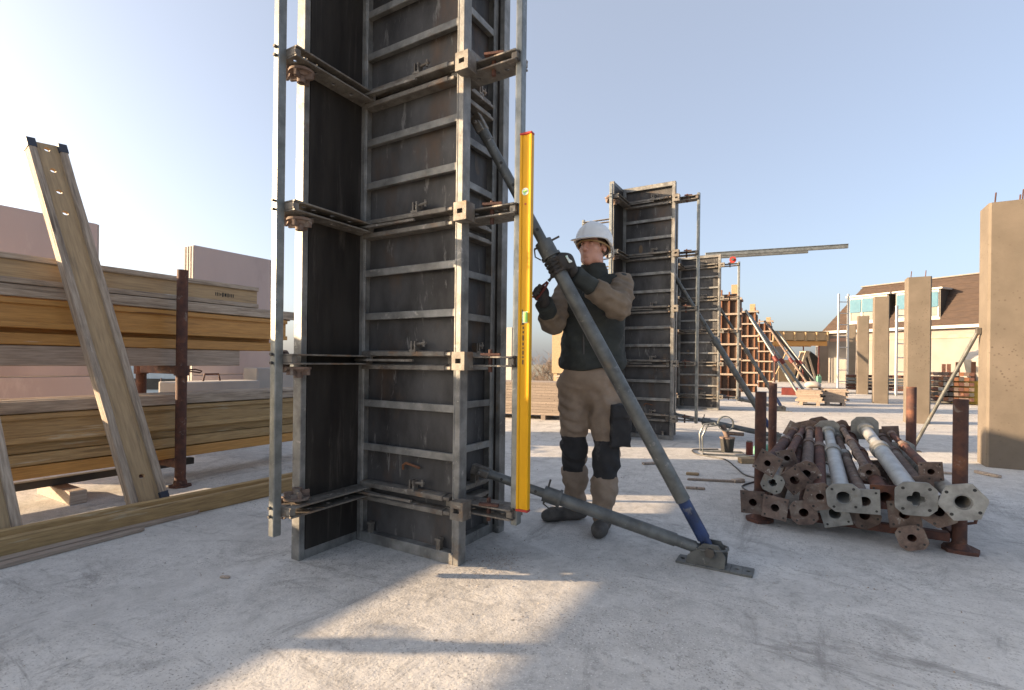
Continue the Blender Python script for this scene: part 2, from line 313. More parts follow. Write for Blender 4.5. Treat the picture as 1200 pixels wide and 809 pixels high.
def arm_part(root, z, spec):
    """clamp arm: two perforated plates with real holes; spec = origin, axis along, axis across, length, width"""
    o, ax, ay, L, W = spec
    m = MB(); o = Vector(o); n = int(L/.055); c = L/n
    for dz in (-.027, .017):
        m.holed(o+Vector((0, 0, dz)), ax, ay, (0, 0, 1), .009, [(c, i % 2 == 0 or i > n-3) for i in range(n)], W, .0125, 12)
    m.obox(o+Vector(ax)*(L*.06)+Vector(ay)*(W*.5), ax, ay, (0, 0, 1), .022, W*.42, .0165)
    m.obox(o+Vector(ax)*(L*.97)+Vector(ay)*(W*.5), ax, ay, (0, 0, 1), .016, W*.42, .0165)
    a = m.build('clamp_arm', 'arm', root, bevel=.0015); a.location = (0, 0, z); return a
def nut(parent, p, axis, r=.052, name='flanged_nut'):
    m = MB(); p = Vector(p); d = Vector(axis).normalized()
    m.tube(p-d*.006, p+d*.006, r, n=24); m.tube(p+d*.006, p+d*.02, r*.62, r*.5, n=16); m.pipe(p+d*.02, p+d*.05, r*.36, r*.2, n=14)
    for k in range(4):
        q = d.orthogonal().normalized(); q.rotate(Matrix.Rotation(k*math.pi/2+.4, 3, d)); m.obox(p+q*r*.66+d*.02, q, d, q.cross(d), r*.3, .016, .007)
    return m.build(name, 'rustplate', parent, smooth=True)
def make_formwork(label):
    root = thing('column_formwork', label, 'formwork', group='steel column forms in a row')
    pf = panel(root, .737, (0, 0, 0), 0)                                             # front panel
    waler_set(root, pf, .737)
    pl = panel(root, .92, (-T, .535, 0), R(-90))                                    # left panel, plywood towards +x, juts out towards the viewer
    pr = panel(root, .47, (.60, T+.002, 0), R(90))                                   # right panel, ribs towards +x
    waler_set(root, pr, .47)
    pb = panel(root, .78, (.645, .602, 0), R(180))                                   # rear panel
    # pegs on the bottom rail of the front panel
    for x in (.10, .60):
        m = MB(); m.box(x-.012, x+.012, .004, .03, .058, .11); m.box(x-.018, x+.018, .0, .03, .105, .117); m.build('locking_peg', 'arm', pf)
    m = MB(); m.sweep([(.33, .03, .445), (.335, .022, .47), (.36, .018, .485), (.42, .02, .475), (.45, .03, .465)], .007, 6); m.build('lifting_loop', 'frust', pf)
    # edge posts
    for (x0, x1, y0, y1, z0, z1) in ((-.005, .037, -.559, -.515, .18, 3.46), (1.008, 1.045, .058, .104, .245, 3.36), (-.87, -.83, .56, .60, .20, 3.36)):
        m = MB(); m.box(x0, x1, y0, y1, z0, z1); p = m.build('edge_post', 'galv', root, bevel=.004)
        for z in LV:
            if z < z1: b = MB(); xm = (x0+x1)/2; [b.tube((xm, y0-.014, z+d), (xm, y0+.004, z+d), .008, n=6) for d in (-.02, .022)]; b.build('bolt', 'dark', p)
    for i, z in enumerate(LV):
        a = arm_part(root, z, ((.004, .02, 0), (0, -1, 0), (1, 0, 0), .54, .112))
        sgn = 1 if z < .5 else -1
        nut(a, (.03, -.425, sgn*.045), (0, 0, sgn), .064)
        nut(a, (-.045, -.45, -.012), (-.25, -1, 0), .058)
        # flat tie bar from the arm over the front panel
        m = MB(); m.prism([(0, 0), (0, .05), (.2, .03), (.42, .022), (.42, .008), (.2, .006)], (.03, -.062, -.006), (1, .02, 0), (0, 1, 0), (0, 0, .012)); m.build('tie_bar', 'arm', a)
        a2 = arm_part(root, z, ((.60+.025, .155, 0), (1, 0, 0), (0, -1, 0), .40, .13))
        # slotted block clamped on the panel corner
        b = MB(); x0, x1, y0, y1 = .722, .80, -.055, .02
        b.box(x0, x1, y0, y1, -.046, -.012); b.box(x0, x1, y0, y1, .012, .046); b.box(x0, x0+.022, y0, y1, -.012, .012); b.box(x1-.022, x1, y0, y1, -.012, .012); b.box(x0+.022, x1-.022, y0+.03, y1, -.012, .012)
        k = b.build('slotted_block', 'arm', a2)
        w_ = MB(); w_.obox((.90, .03, .035), (1, .3, 0), (-.3, 1, 0), (0, 0, 1), .05, .012, .006); w_.tube((.88, .06, -.055), (.88, .06, .06), .011, n=8); w_.build('wedge', 'rust', a2)
        a3 = arm_part(root, z, ((-T-.0, .56, 0), (-1, 0, 0), (0, 1, 0), .79, .06))
    return root
form1 = make_formwork('tall steel column formwork nearest the camera, with the yellow level held to it')
form2 = copy_tree(form1); form2.location = (-.09, 5.0, 0); form2['label'] = 'steel column formwork standing directly behind the worker'
form3 = copy_tree(form1); form3.location = (-.47, 10.25, 0); form3.scale = (1.27, 1, 1); form3['label'] = 'farthest grey steel column formwork, with long galvanised rails on its top'
# ------------------------------------------------------------------ push-pull braces
def brace(label, top, low, foot, split=.40, r=.036, detail=True, name='push_pull_brace', group='raking braces of the column forms', blue=True):
    foot = Vector(foot); root = thing(name, label, 'brace', foot, group=group)
    t = Vector(top)-foot; l = Vector(low)-foot if low else None; b0 = Vector((-.02, 0, .085))
    def pole(p, q, nm, k, rr, bluepos):
        d = (q-p); L = d.length; dn = d.normalized()
        m = MB(); m.tube(p, p+d*.04, rr*.8, rr*.8, 14); m.tube(p+d*.04, p+d*k, rr*.72, rr*.72, 16)
        inner = m.build('inner_tube', 'strut', root, smooth=True)
        if detail:
            hm = MB(); sd = Vector((.861, .509, 0)).cross(dn).normalized() if abs(dn.z) < .95 else Vector((0, -1, 0)); vw = Vector((.509, -.861, 0)); vw = (vw-dn*vw.dot(dn)).normalized()
            for i in range(5):
                c = p+d*(.10+.055*i); hm.tube(c+vw*(rr*.715), c+vw*(rr*.735), rr*.24, n=10)
            hm.build('pin_hole', 'black', inner)
        m = MB(); m.tube(p+d*k, q-d*.10, rr, rr, 20); o = m.build('outer_tube', 'strut', root, smooth=True)
        m = MB(); m.tube(q-d*.10, q-d*.015, rr*.86, rr*.86, 18); m.tube(q-d*.015, q, rr*.7, rr*.7, 14); m.build('screw_end', 'blue' if blue and nm == 'long' else 'strut', root, smooth=True)
        m = MB(); m.tube(p+d*k-dn*.035, p+d*k+dn*.05, rr*1.25, rr*1.25, 18); m.tube(p+d*k+dn*.05, p+d*k+dn*.065, rr*1.45, rr*1.45, 18); m.build('collar', 'strut', root, smooth=True)
        if detail:
            m = MB(); sd = dn.cross(Vector((.509, -.861, 0))).normalized(); c = p+d*k-dn*.02
            m.tube(c-sd*(rr*2.4), c+sd*(rr*1.6), .006, n=8); m.sweep([c+sd*rr*1.6, c+sd*rr*2.0+dn*.04, c+sd*rr*1.5+dn*.07], .004, 6); m.build('locking_pin', 'dark', root)
        m = MB(); m.obox(p-dn*.01, dn, Vector((0, 1, 0)), dn.cross(Vector((0, 1, 0))), .05, rr*.5, rr*.85); m.obox(p+dn*.02, dn, Vector((0, 1, 0)), dn.cross(Vector((0, 1, 0))), .03, rr*1.1, rr*.5)
        m.tube(p-Vector((0, rr*1.5, 0)), p+Vector((0, rr*1.5, 0)), .011, n=8); m.build('head_clevis', 'arm', root, bevel=.003)
        return dn
    pole(t, b0+Vector((.0, 0, .02)), 'long', split, r, True)
    if l is not None: pole(l, b0+Vector((-.04, -.012, .0)), 'low', .33, r*.92, False)
    m = MB(); c = [(.055, True), (.05, False), (.05, .011), (.06, False), (.05, False), (.055, .011), (.05, True)]
    m.holed((-.17, -.055, .0), (1, 0, 0), (0, 1, 0), (0, 0, 1), .012, c, .11, .011)
    bp = m.build('base_plate', 'strut', root, bevel=.002)
    m = MB()
    for y in (-.046, .036):
        m.prism([(-.12, .012), (.07, .012), (.075, .07), (.04, .125), (-.03, .125), (-.11, .05)], (0, y, 0), (1, 0, 0), (0, 0, 1), (0, .01, 0))
    m.sweep([(.055, -.05, .1), (.075, -.03, .1), (.08, 0, .1), (.075, .03, .1), (.055, .05, .1), (-.05, .052, .09), (-.09, .03, .085), (-.09, -.03, .085), (-.05, -.052, .09)], .007, 6, True)
    m.build('foot_bracket', 'strut', root)
    m = MB(); m.tube((.0, -.065, .085), (.0, .065, .085), .015, n=10); m.tube((.0, -.066, .085), (.0, -.052, .085), .026, n=6); m.build('hinge_pin', 'dark', root)
    return root
S1T, S1B = (.665, .255, 2.37), (1.84, .71, 0)
brace('muddy raking brace the worker grips, its blue painted foot bolted down', S1T, (.665, .32, .42), S1B, .305, .0385)
brace('brace of the formwork behind the worker, hidden partly by the prop pile', (.585, 5.2, 2.30), (.585, 5.3, .33), (1.85, 5.75, 0), .42, .04)
brace('brace of the farthest grey formwork', (.45, 10.45, 2.3), (.45, 10.5, .33), (1.70, 10.9, 0), .42, .04, False)
# ------------------------------------------------------------------ spirit level held against the post
lv = thing('spirit_level', 'long yellow aluminium spirit level held upright against the formwork post', 'spirit level', (1.05, .052, .337), R(4))
m = MB(); L = 1.81
m.prism([(0, -.016), (.012, -.016), (.014, -.012), (.050, -.012), (.052, -.016), (.062, -.016), (.062, .014), (.052, .014), (.050, .010), (.014, .010), (.012, .014), (0, .014)], (0, 0, 0), (1, 0, 0), (0, 1, 0), (0, 0, L)); m.build('level_body', 'yellow', lv, bevel=.001)
for z0, z1 in ((-.012, 0), (L, L+.012)):
    m = MB(); m.box(-.002, .064, -.018, .016, z0, z1); m.build('end_cap', 'redcap', lv, bevel=.003)
m = MB(); m.tube((.030, -.0135, 1.535), (.030, -.011, 1.535), .018, n=20); v = m.build('end_vial_window', 'label', lv); m = MB(); m.tube((.02, -.015, 1.533), (.040, -.015, 1.539), .005, n=8); m.build('vial', 'vial', v)
m = MB(); m.tube((.031, -.0135, 1.475), (.031, -.0118, 1.475), .005, n=10); m.build('rivet', 'redcap', lv)
m = MB(); m.box(.024, .058, -.0145, -.010,   .90, .955); v = m.build('centre_vial_window', 'label', lv); m = MB(); m.tube((.041, -.016, .904), (.041, -.016, .951), .011, n=12); m.build('vial', 'vial', v)
m = MB(); m.box(.020, .024, -.0145, -.0122, .89, .965); m.build('window_edge', 'dark', lv)
m = MB(); z = .70
for h in (.022, .008, .018, .008, .014, .026, .012, .012, .012, .03):
    m.box(.024, .031, -.0126, -.0121, z, z+h); z += h+.009
m.build('printed_lettering', 'ink', lv)
m = MB(); m.tube((.03, -.0128, .45), (.03, -.0122, .45), .002, n=6); 
# ------------------------------------------------------------------ precast wall elements on the left
def precast(label, y0, y1, z1, x=-4.5, th=.24):
    t = thing('precast_wall', label, 'wall', (x-th/2, (y0+y1)/2, 0), group='precast concrete wall elements')
    n = 3; h = z1/n
    for k in range(n):
        m = MB(); m.box(-th/2, th/2, -(y1-y0)/2, (y1-y0)/2, h*k+(.004 if k else 0), h*(k+1)-.004); m.build('cast_lift', 'conpink', t, bevel=.008)
    for s_ in (-1, 1):
        for k in range(4):
            m = MB(); m.box(-th/2+.02+k*.062, -th/2+.05+k*.062, s_*(y1-y0)/2-.01, s_*(y1-y0)/2+.012, 0, z1-.01); m.build('key_rib', 'conpale', t)
    return t
precast('pink grey concrete wall element at the left edge, behind the beam stack', -1.2, .39, 2.515)
precast('pink grey concrete wall element between the rusty rack post and the formwork', 1.40, 2.47, 2.49)
# ------------------------------------------------------------------ timber I-beams, their racks, loose boards
def beam_mesh(L, fl, wb, root, holes=False, fh=.04, fw=.08, H=.2):
    r_ = random.Random(int(L*1000))
    for z0 in (0, H-fh):
        m = MB(); n = 9; prof = [(-fw/2+.005, z0), (fw/2-.005, z0), (fw/2, z0+.005), (fw/2, z0+fh-.005), (fw/2-.005, z0+fh), (-fw/2+.005, z0+fh), (-fw/2, z0+fh-.005), (-fw/2, z0+.005)]
        vs = []
        for i in range(n+1):
            j = r_.uniform(-.0018, .0018); vs += [(x+j, L*i/n, z+r_.uniform(-.0012, .0012)) for x, z in prof]
        fs = [(i*8+k, i*8+(k+1) % 8, (i+1)*8+(k+1) % 8, (i+1)*8+k) for i in range(n) for k in range(8)]+[tuple(range(7, -1, -1)), tuple(range(n*8, n*8+8))]
        m.add(vs, fs).build('flange', fl, root)
    m = MB()
    if holes:
        cells = [(.16, False), (.09, True), (.06, False), (L-1.09, False), (.12, False)]+[(.075, False), (.09, True)]*4
        tot = sum(c[0] for c in cells); cells[3] = (cells[3][0]+L-tot, False)
        m.holed((-.0135, 0, fh), (0, 1, 0), (0, 0, 1), (1, 0, 0), .027, cells, H-2*fh, .016)
    else: m.box(-.0135, .0135, 0, L, fh-.004, H-fh+.004)
    m.build('web', wb, root)
GB = 'timber I-beams stacked in the rack'
def beam(label, L, loc, rot=(0, 0, 0), fl='wgrey', wb='wweb', holes=False, group=GB):
    t = thing('timber_beam', label, 'beam', loc, group=group, rot=rot); beam_mesh(L, fl, wb, t, holes); return t
def up(label, y1, z, x=-2.34, L=4.5, fl='wgrey', wb='wweb', tw=0): return beam(label, L, (x, y1-L, z), (0, 0, R(tw)), fl, wb)
def flat(label, y1, z, x=-2.30, L=4.5, fl='wgrey', wb='wweb', tw=0): return beam(label, L, (x, y1-L, z+.04), (0, R(-90), R(tw)), fl, wb)   # on its side, from x back to x-.2
top = up('top beam of the upper stack, grey, with a stamp near its end', .87, 1.535, fl='wgrey', wb='wweb', tw=.2)
m = MB(); x = .0
for k, (w_, h) in enumerate(((.008, .03), (.008, .03), (.01, .026), (.012, .034), (.02, .03), (.014, .038), (.01, .02), (.008, .03), (.008, .032), (.008, .03))):
    m.box(.0136, .0141, 4.27-x-w_, 4.27-x, .092-h/2, .092+h/2); x += w_+.007
m.build('printed_stamp', 'ink', top)
flat('grey beam lying flat under the stamped top beam', 1.31, 1.447, x=-2.302, fl='wgrey', tw=-.2)
up('orange lacquered beam in the upper stack', 1.17, 1.240, fl='worange', wb='worange', x=-2.335)
flat('brown beam lying flat, lowest but one of the upper stack', 1.02, 1.125, x=-2.31, fl='worange', wb='wolive', tw=.1)
pk = thing('timber_packer', 'dark board under the upper beam stack', 'board', (-2.42, -1.4, .981), group='boards under the beam stacks')
m = MB(); m.box(-.09, .09, -2.1, 2.1, 0, .142); m.build('board', 'plank', pk, bevel=.004)
flat('grey beam lying flat on top of the lower stack', 1.62, .662, x=-2.29, fl='wgrey', tw=-.3, L=4.9)
flat('second flat grey beam on top of the lower stack, behind', 1.55, .660, x=-2.52, fl='wgrey', L=4.8)
up('olive yellow upright beam in the lower stack', 1.62, .455, fl='wolive', wb='wolive', x=-2.335, L=4.9, tw=-.15)
up('olive upright beam hidden behind the front one in the lower stack', 1.5, .455, x=-2.50, fl='wolive', wb='wolive', L=4.8)
flat('dusty beam lying flat low in the lower stack', 1.6, .300, x=-2.30, fl='wolive', tw=.2, L=4.9)
m = MB(); m.box(-.06, .06, -2.3, 2.3, 0, .07); pk = tag(m.build('timber_packer', 'wolive', None, bevel=.004), 'square batten between the lower beams', 'board', 'boards under the beam stacks'); pk.location = (-2.42, -.85, .3805)
flat('orange brown lowest beam of the lower stack', 1.45, .216, x=-2.285, fl='worange', wb='worange', L=4.7, tw=-.2)
flat('lowest beam of the lower stack, behind', 1.4, .216, x=-2.51, fl='worange', wb='worange', L=4.7)
def rack(name, label, y, skew=0):
    t = thing(name, label, 'rack', (-2.5, y, 0), group='rusty steel beam racks')
    for x, q in ((.35, 0), (-.32, skew)):
        m = MB(); m.tube((x, q, .0), (x, q, 1.765), .040, n=18); p = m.build('post', 'rust', t, smooth=True)
        m = MB(); m.tube((x, q, 0), (x, q, .012), .085, n=8); m.tube((x, q, .012), (x, q, .05), .052, .046, n=14); m.build('foot', 'rust', p)
        m = MB(); m.tube((x, q, .905), (x, q, .985), .054, n=14); m.sweep([(x, q+.05, .95), (x+.02, q+.10, .955), (x+.02, q+.15, .94), (x-.02, q+.16, .925), (x-.03, q+.09, .935), (x-.02, q+.05, .945)], .006, 6); m.build('clamp', 'rust', p)
    m = MB(); m.obox((.015, skew/2, .948), (.67, -skew, 0), (skew, .67, 0), (0, 0, 1), math.hypot(.67, skew)/2, .03, .0325); m.build('upper_crossbar', 'rust', t, bevel=.004)
    m = MB(); m.obox((.015, skew/2, .181), (.67, -skew, 0), (skew, .67, 0), (0, 0, 1), math.hypot(.67, skew)/2, .03, .031); m.build('lower_crossbar', 'rust', t, bevel=.004)
    return t
r1 = rack('beam_rack', 'rusty post rack standing at the right part of the beam stack', .10)
r2 = rack('beam_rack', 'rusty post rack holding the beam stack beyond the left edge', -2.47, -.379)
m = MB(); m.box(-.035, .035, -1.9, 1.9, 0, .055); tag(m.build('steel_rail', 'dark', None, bevel=.004), 'dark steel rail lying under the lower beam stack', 'rail').location = (-2.55, -1.5, .095)
m = MB(); m.box(-.3, .3, -.05, .05, 0, .0945); tag(m.build('timber_block', 'plank', None, bevel=.004), 'timber block under the dark steel rail', 'block').location = (-2.5, -.55, 0)
m = MB(); m.box(-.3, .3, -.05, .05, 0, .0945); tag(m.build('timber_block', 'plank', None, bevel=.004), 'timber block under the rail, out at the left edge', 'block').location = (-2.5, -2.9, 0)
def leaning(label, base, topc, L, holes=True):
    base = Vector(base); d = (Vector(topc)-base).normalized(); zz = Vector((0, 1, 0)); zz = (zz-d*zz.dot(d)).normalized(); xx = d.cross(zz)
    t = thing('leaning_beam', label, 'beam', group='beams leaning on the stack'); beam_mesh(L, 'wgrey', 'wweb', t, holes)
    t.matrix_world = Matrix.Translation(base-zz*.112) @ Matrix((xx, d, zz)).transposed().to_4x4() @ Matrix.Diagonal((1, 1, 1.12, 1))
    for z in (0, .16):
        for y in ((L-.055, 0.0) if z and holes else (L-.055,)):
            m = MB(); m.box(-.0425, .0425, y-.004, y+.062, z-.003, z+.043); m.build('painted_end', 'endblue', t)
    return t
leaning('weathered beam with punched holes leaning against the beam stack', (-1.585, -.375, .045), (-2.47, -.675, 2.56), 2.69)
leaning('weathered beam leaning on the stack at the very left edge of the picture', (-1.60, -1.13, .045), (-2.45, -1.30, 2.4), 2.45, False)
fb = beam('yellowish beam lying on its side on the concrete in front of the stack', 3.6, (-1.345, -2.4, .052), (0, R(-90), R(-1.6)), 'wolive', 'wolive', group='timber beams on the ground')
for o in fb.children: pass
fb.scale = (1.3, 1, 1)
for i, (x, y, rz, L, w_, h, lab) in enumerate(((-1.235, -1.5, -2.5, 1.3, .06, .022, 'thin grey batten lying beside the ground beam'), (-1.135, -1.62, -3.5, 1.05, .045, .02, 'short grey batten nearest the camera beside the ground beam'), (-1.16, -1.5, -3.0, .75, .05, .018, 'broken board stub between the two battens'))):
    m = MB(); m.prism([(-w_/2, 0), (w_/2, 0), (w_/2, L-.03), (w_*.1, L), (-w_/2, L-.05)], (0, 0, 0), (1, 0, 0), (0, 1, 0), (0, 0, h)); o = tag(m.build('batten', 'plank', None, bevel=.002), lab, 'board', 'battens on the slab'); o.location = (x, y, .001); o.rotation_euler = (0, 0, R(-rz))
# ------------------------------------------------------------------ prop pallet and props
pal = thing('prop_pallet', 'rusty steel stacking pallet whose four posts hold the pile of props', 'pallet', (2.5, 2.45, 0))
for (x, y) in ((-.515, -.74), (.515, -.74), (-.53, .72), (.49, .76)):
    m = MB(); m.pipe((x, y, .02), (x, y, .865 if y < 0 else .88), .035, .029, 20); p = m.build('post', 'rust', pal, smooth=True)
    m = MB(); m.prism([(.09*math.cos(a)*random.uniform(.85, 1.15), .09*math.sin(a)*random.uniform(.85, 1.15)) for a in [i*math.pi/4 for i in range(8)]], (x, y, 0), (1, 0, 0), (0, 1, 0), (0, 0, .02)); m.tube((x, y, .02), (x, y, .045), .052, .037, 14); m.build('foot', 'rust', p)
    m = MB(); m.sweep([(x+.033, y, .16), (x+.068, y, .17), (x+.078, y, .22), (x+.063, y, .26), (x+.033, y, .265)], .009, 6); m.build('lug', 'rust', p)
for y in (-.74, .72):
    m = MB(); m.box(-.47, .47, y-.03, y+.03, .048, .098); m.build('crossbar', 'rust', pal, bevel=.004)
for x in (-.515, .50):
    m = MB(); m.box(x-.025, x+.025, -.70, .68, .05, .096); m.build('side_rail', 'rust', pal, bevel=.004)
def end_plate(m, c, ax, ay, az, w_, shape, hole, t=.009):
    """plate with a real central hole and corner holes; polygon outline radiating from the hole"""
    k = 40; c = Vector(c); ax = Vector(ax); ay = Vector(ay); az = Vector(az); out = []; inn = []
    for i in range(k):
        a = 2*math.pi*i/k+math.pi/k; dx, dy = math.cos(a), math.sin(a)
        q = w_/2/max(abs(dx), abs(dy))
        if shape == 'oct': q = min(q, w_*.78/(abs(dx)+abs(dy)))
        if shape == 'hex': q = w_*.5/max(abs(dy), abs(dx)*.866+abs(dy)*.5)
        out.append((dx*q, dy*q))
        if shape == 'sq' and abs(abs(dx)-abs(dy)) < .12: out[-1] = (math.copysign(w_/2, dx), math.copysign(w_/2, dy))
        r = hole
        if hole < 0: r = -hole*(.62+.55*abs(math.cos(2*a)))
        inn.append((dx*r, dy*r))
    P = lambda p, z: c+ax*p[0]+ay*p[1]+az*z
    vs = [P(p, 0) for p in out]+[P(p, 0) for p in inn]+[P(p, t) for p in out]+[P(p, t) for p in inn]; fs = []
    for i in range(k):
        j = (i+1) % k; fs += [(j, i, k+i, k+j), (2*k+i, 2*k+j, 3*k+j, 3*k+i), (i, j, 2*k+j, 2*k+i), (k+j, k+i, 3*k+i, 3*k+j)]
    m.add(vs, fs)
def prop(label, near, far, r, w_, shape, hole, tm, pm, roll, bent=0):
    near = Vector(near); far = Vector(far); d = far-near; L = d.length; dn = d.normalized()
    t = thing('steel_prop', label, 'prop', near, group='steel props piled on the pallet')
    ax = Vector((0, 0, 1)).cross(dn).normalized()*-1; ax = dn.cross(Vector((0, 0, 1))).normalized(); ay = ax.cross(dn).normalized()
    c, s = math.cos(roll), math.sin(roll); X = ax*c+ay*s; Y = ay*c-ax*s
    m = MB(); m.pipe(dn*.008, dn*(L*.60), r, r*.82, 20); m.build('outer_tube', tm, t, smooth=True)
    m = MB(); m.pipe(dn*(L*.58), dn*(L-.004), r*.80, r*.6, 16); m.build('inner_tube', tm, t, smooth=True)
    m = MB(); m.pipe(dn*(L*.60-.03), dn*(L*.60+.05), r*1.22, r*1.0, 16); m.build('collar', pm, t, smooth=True)
    m = MB(); m.pipe(dn*(L-.10), dn*(L-.03), r*1.12, r*.8, 16); m.build('collar', pm, t, smooth=True)
    m = MB(); end_plate(m, (0, 0, 0), X, Y, dn, w_, shape, hole); p = m.build('end_plate', pm, t)
    for sx in (-1, 1):
        for sy in (-1, 1): hm = MB(); q = (X*sx+Y*sy)*w_*.5*(.62 if shape != 'sq' else .74); hm.tube(q-dn*.0012, q+dn*.0105, w_*.045, n=10); hm.build('bolt_hole', 'black', p)
    m = MB(); end_plate(m, dn*L, X, Y, dn, w_*.98, 'oct' if shape != 'sq' else 'sq', r*.5); m.build('far_plate', pm, t)
    return t
PR = [
 ('slim rusty tube wedged high between the left props', (2.14, .42), (2.22, .50), 1.80, 3.06, .030, .125, 'sq', .02, 'rust', 'rustplate', .3),
 ('slim grey tube lying between the silver prop and the reddish one', (2.60, .37), (2.50, .53), 1.85, 3.05, .030, .12, 'oct', .02, 'rustplate', 'rustplate', .5),
 ('slim rusty tube lying high at the right of the pile', (2.90, .42), (2.84, .50), 1.80, 3.08, .030, .13, 'sq', .02, 'rust', 'rustplate', .1),
  # label words, near (x, z), far (x, z), yn, yf, tube r, plate w, shape, hole, tube material, plate material, roll
 ('rusty prop at the bottom left corner of the pile', (1.955, .145), (2.03, .20), 1.58, 3.05, .04, .165, 'sq', .027, 'rust', 'rustplate', .05),
 ('rusty prop second from the left in the bottom row', (2.085, .135), (2.13, .18), 1.56, 3.05, .04, .16, 'sq', .027, 'rustplate', 'rustplate', -.1),
 ('rusty prop with worn round plate in the bottom row', (2.245, .135), (2.26, .17), 1.54, 3.0, .04, .165, 'oct', .029, 'rust', 'rustplate', .2),
 ('grey prop half hidden in the middle of the bottom row', (2.41, .14), (2.38, .19), 1.60, 3.05, .045, .17, 'sq', .038, 'propgalv', 'galvplate', .3),
 ('rusty prop low in the middle of the pile', (2.565, .14), (2.52, .18), 1.66, 3.05, .042, .17, 'oct', .03, 'rust', 'rustplate', .6),
 ('rusty prop beneath the big cross-holed plate', (2.745, .20), (2.70, .2), 1.56, 3.0, .042, .17, 'sq', .028, 'rust', 'rustplate', .12),
 ('lowest prop of the pile with a worn pale plate near the ground', (2.775, .082), (2.84, .17), 1.52, 3.0, .035, .155, 'oct', .024, 'rust', 'rustplate', .35),
 ('rusty prop tilted at the right of the bottom row', (2.90, .24), (2.84, .24), 1.56, 3.0, .042, .18, 'hex', .028, 'rust', 'rustplate', .5),
 ('dark galvanised prop with a cross hole at the left of the pile', (2.065, .275), (2.10, .32), 1.64, 3.1, .035, .145, 'oct', -.030, 'propgalv', 'galvplate', -.35),
 ('upper left prop with a tilted rusty plate', (2.035, .405), (2.15, .47), 1.62, 3.02, .042, .155, 'sq', .022, 'rust', 'rustplate', -.45),
 ('rusty prop with a diagonal plate left of the middle', (2.19, .305), (2.20, .43), 1.66, 3.0, .038, .16, 'sq', .03, 'rust', 'rustplate', .75),
 ('rusty prop leaning up in the left half of the pile', (2.255, .345), (2.27, .49), 1.72, 3.0, .042, .17, 'oct', .028, 'rustplate', 'rustplate', .55),
 ('brown prop with a broad plate left of the silver tube', (2.33, .25), (2.335, .52), 1.52, 3.05, .043, .185, 'hex', .024, 'rust', 'rustplate', .3),
 ('silver galvanised prop with round hole in the middle of the pile', (2.45, .265), (2.40, .50), 1.50, 2.95, .052, .195, 'oct', .044, 'propgalv', 'galvplate', .12),
 ('dull prop just right of the silver one', (2.555, .255), (2.46, .46), 1.52, 3.0, .04, .165, 'sq', .033, 'rustplate', 'galvplate', .06),
 ('reddish prop between the two silver ones', (2.655, .285), (2.55, .47), 1.56, 3.05, .046, .16, 'sq', .036, 'rust', 'rust', .05),
 ('big silver prop with a cross hole in its plate', (2.785, .315), (2.655, .54), 1.47, 2.95, .058, .215, 'oct', -.043, 'propgalv', 'galvplate', .04),
 ('purple brown prop behind the big silver one', (2.845, .33), (2.78, .46), 1.75, 3.1, .043, .15, 'sq', .03, 'rustplate', 'rustplate', .2),
 ('grey prop with a large round-holed plate at the right of the pile', (2.985, .325), (2.90, .36), 1.48, 2.95, .048, .215, 'hex', .047, 'galvplate', 'galvplate', .2),
]
for lab, n_, f_, yn, yf, r, w_, shp, hl, tm, pm, rl in PR:
    prop(lab, (n_[0], yn, n_[1]), (f_[0], yf, f_[1]), r*.87, w_*.9, shp, hl*.9, tm, pm, rl)
# ------------------------------------------------------------------ concrete columns
for i, (x, y, h, lab, reb) in enumerate(((3.865, 5.05, 2.78, 'large pitted concrete column at the right edge', 1), (3.78, 9.75, 2.70, 'second concrete column, with thin rebar on top', 1), (3.75, 15.4, 3.0, 'third concrete column, left of the one with rebar', 0), (3.70, 20.7, 2.9, 'fourth and farthest free concrete column', 0), (3.62, 26.0, 2.9, 'concrete column beside the white ladder', 0))):
    t = thing('concrete_column', lab, 'column', (x+.18, y+.18, 0), group='row of cast concrete columns')
    m = MB(); s = .18; c = .02
    m.prism([(-s+c, -s), (s-c, -s), (s, -s+c), (s, s-c), (s-c, s), (-s+c, s), (-s, s-c), (-s, -s+c)], (0, 0, 0), (1, 0, 0), (0, 1, 0), (0, 0, h)); m.build('shaft', 'concol', t)
    if reb:
        for (a, b) in ((-.12, -.1), (.09, -.11), (.12, .1)):
            m = MB(); m.tube((a, b, h-.02), (a+.01, b, h+.12), .007, n=6); m.build('rebar', 'rust', t)
m = MB(); t = thing('raking_brace', 'thin rusty brown brace leaning on the large right column', 'brace', (3.36, 5.85, 0))
m.tube((0, 0, .03), (.475, -.55, 1.43), .020, n=14); m.build('tube', 'strut', t, smooth=True)
m = MB(); m.box(.46, .503, -.59, -.53, 1.41, 1.48); m.build('head_bracket', 'dark', t, bevel=.004)
m = MB(); m.box(-.08, .08, -.06, .06, 0, .012); m.box(-.03, .03, -.03, .03, .012, .06); m.build('foot_plate', 'dark', t, bevel=.003)
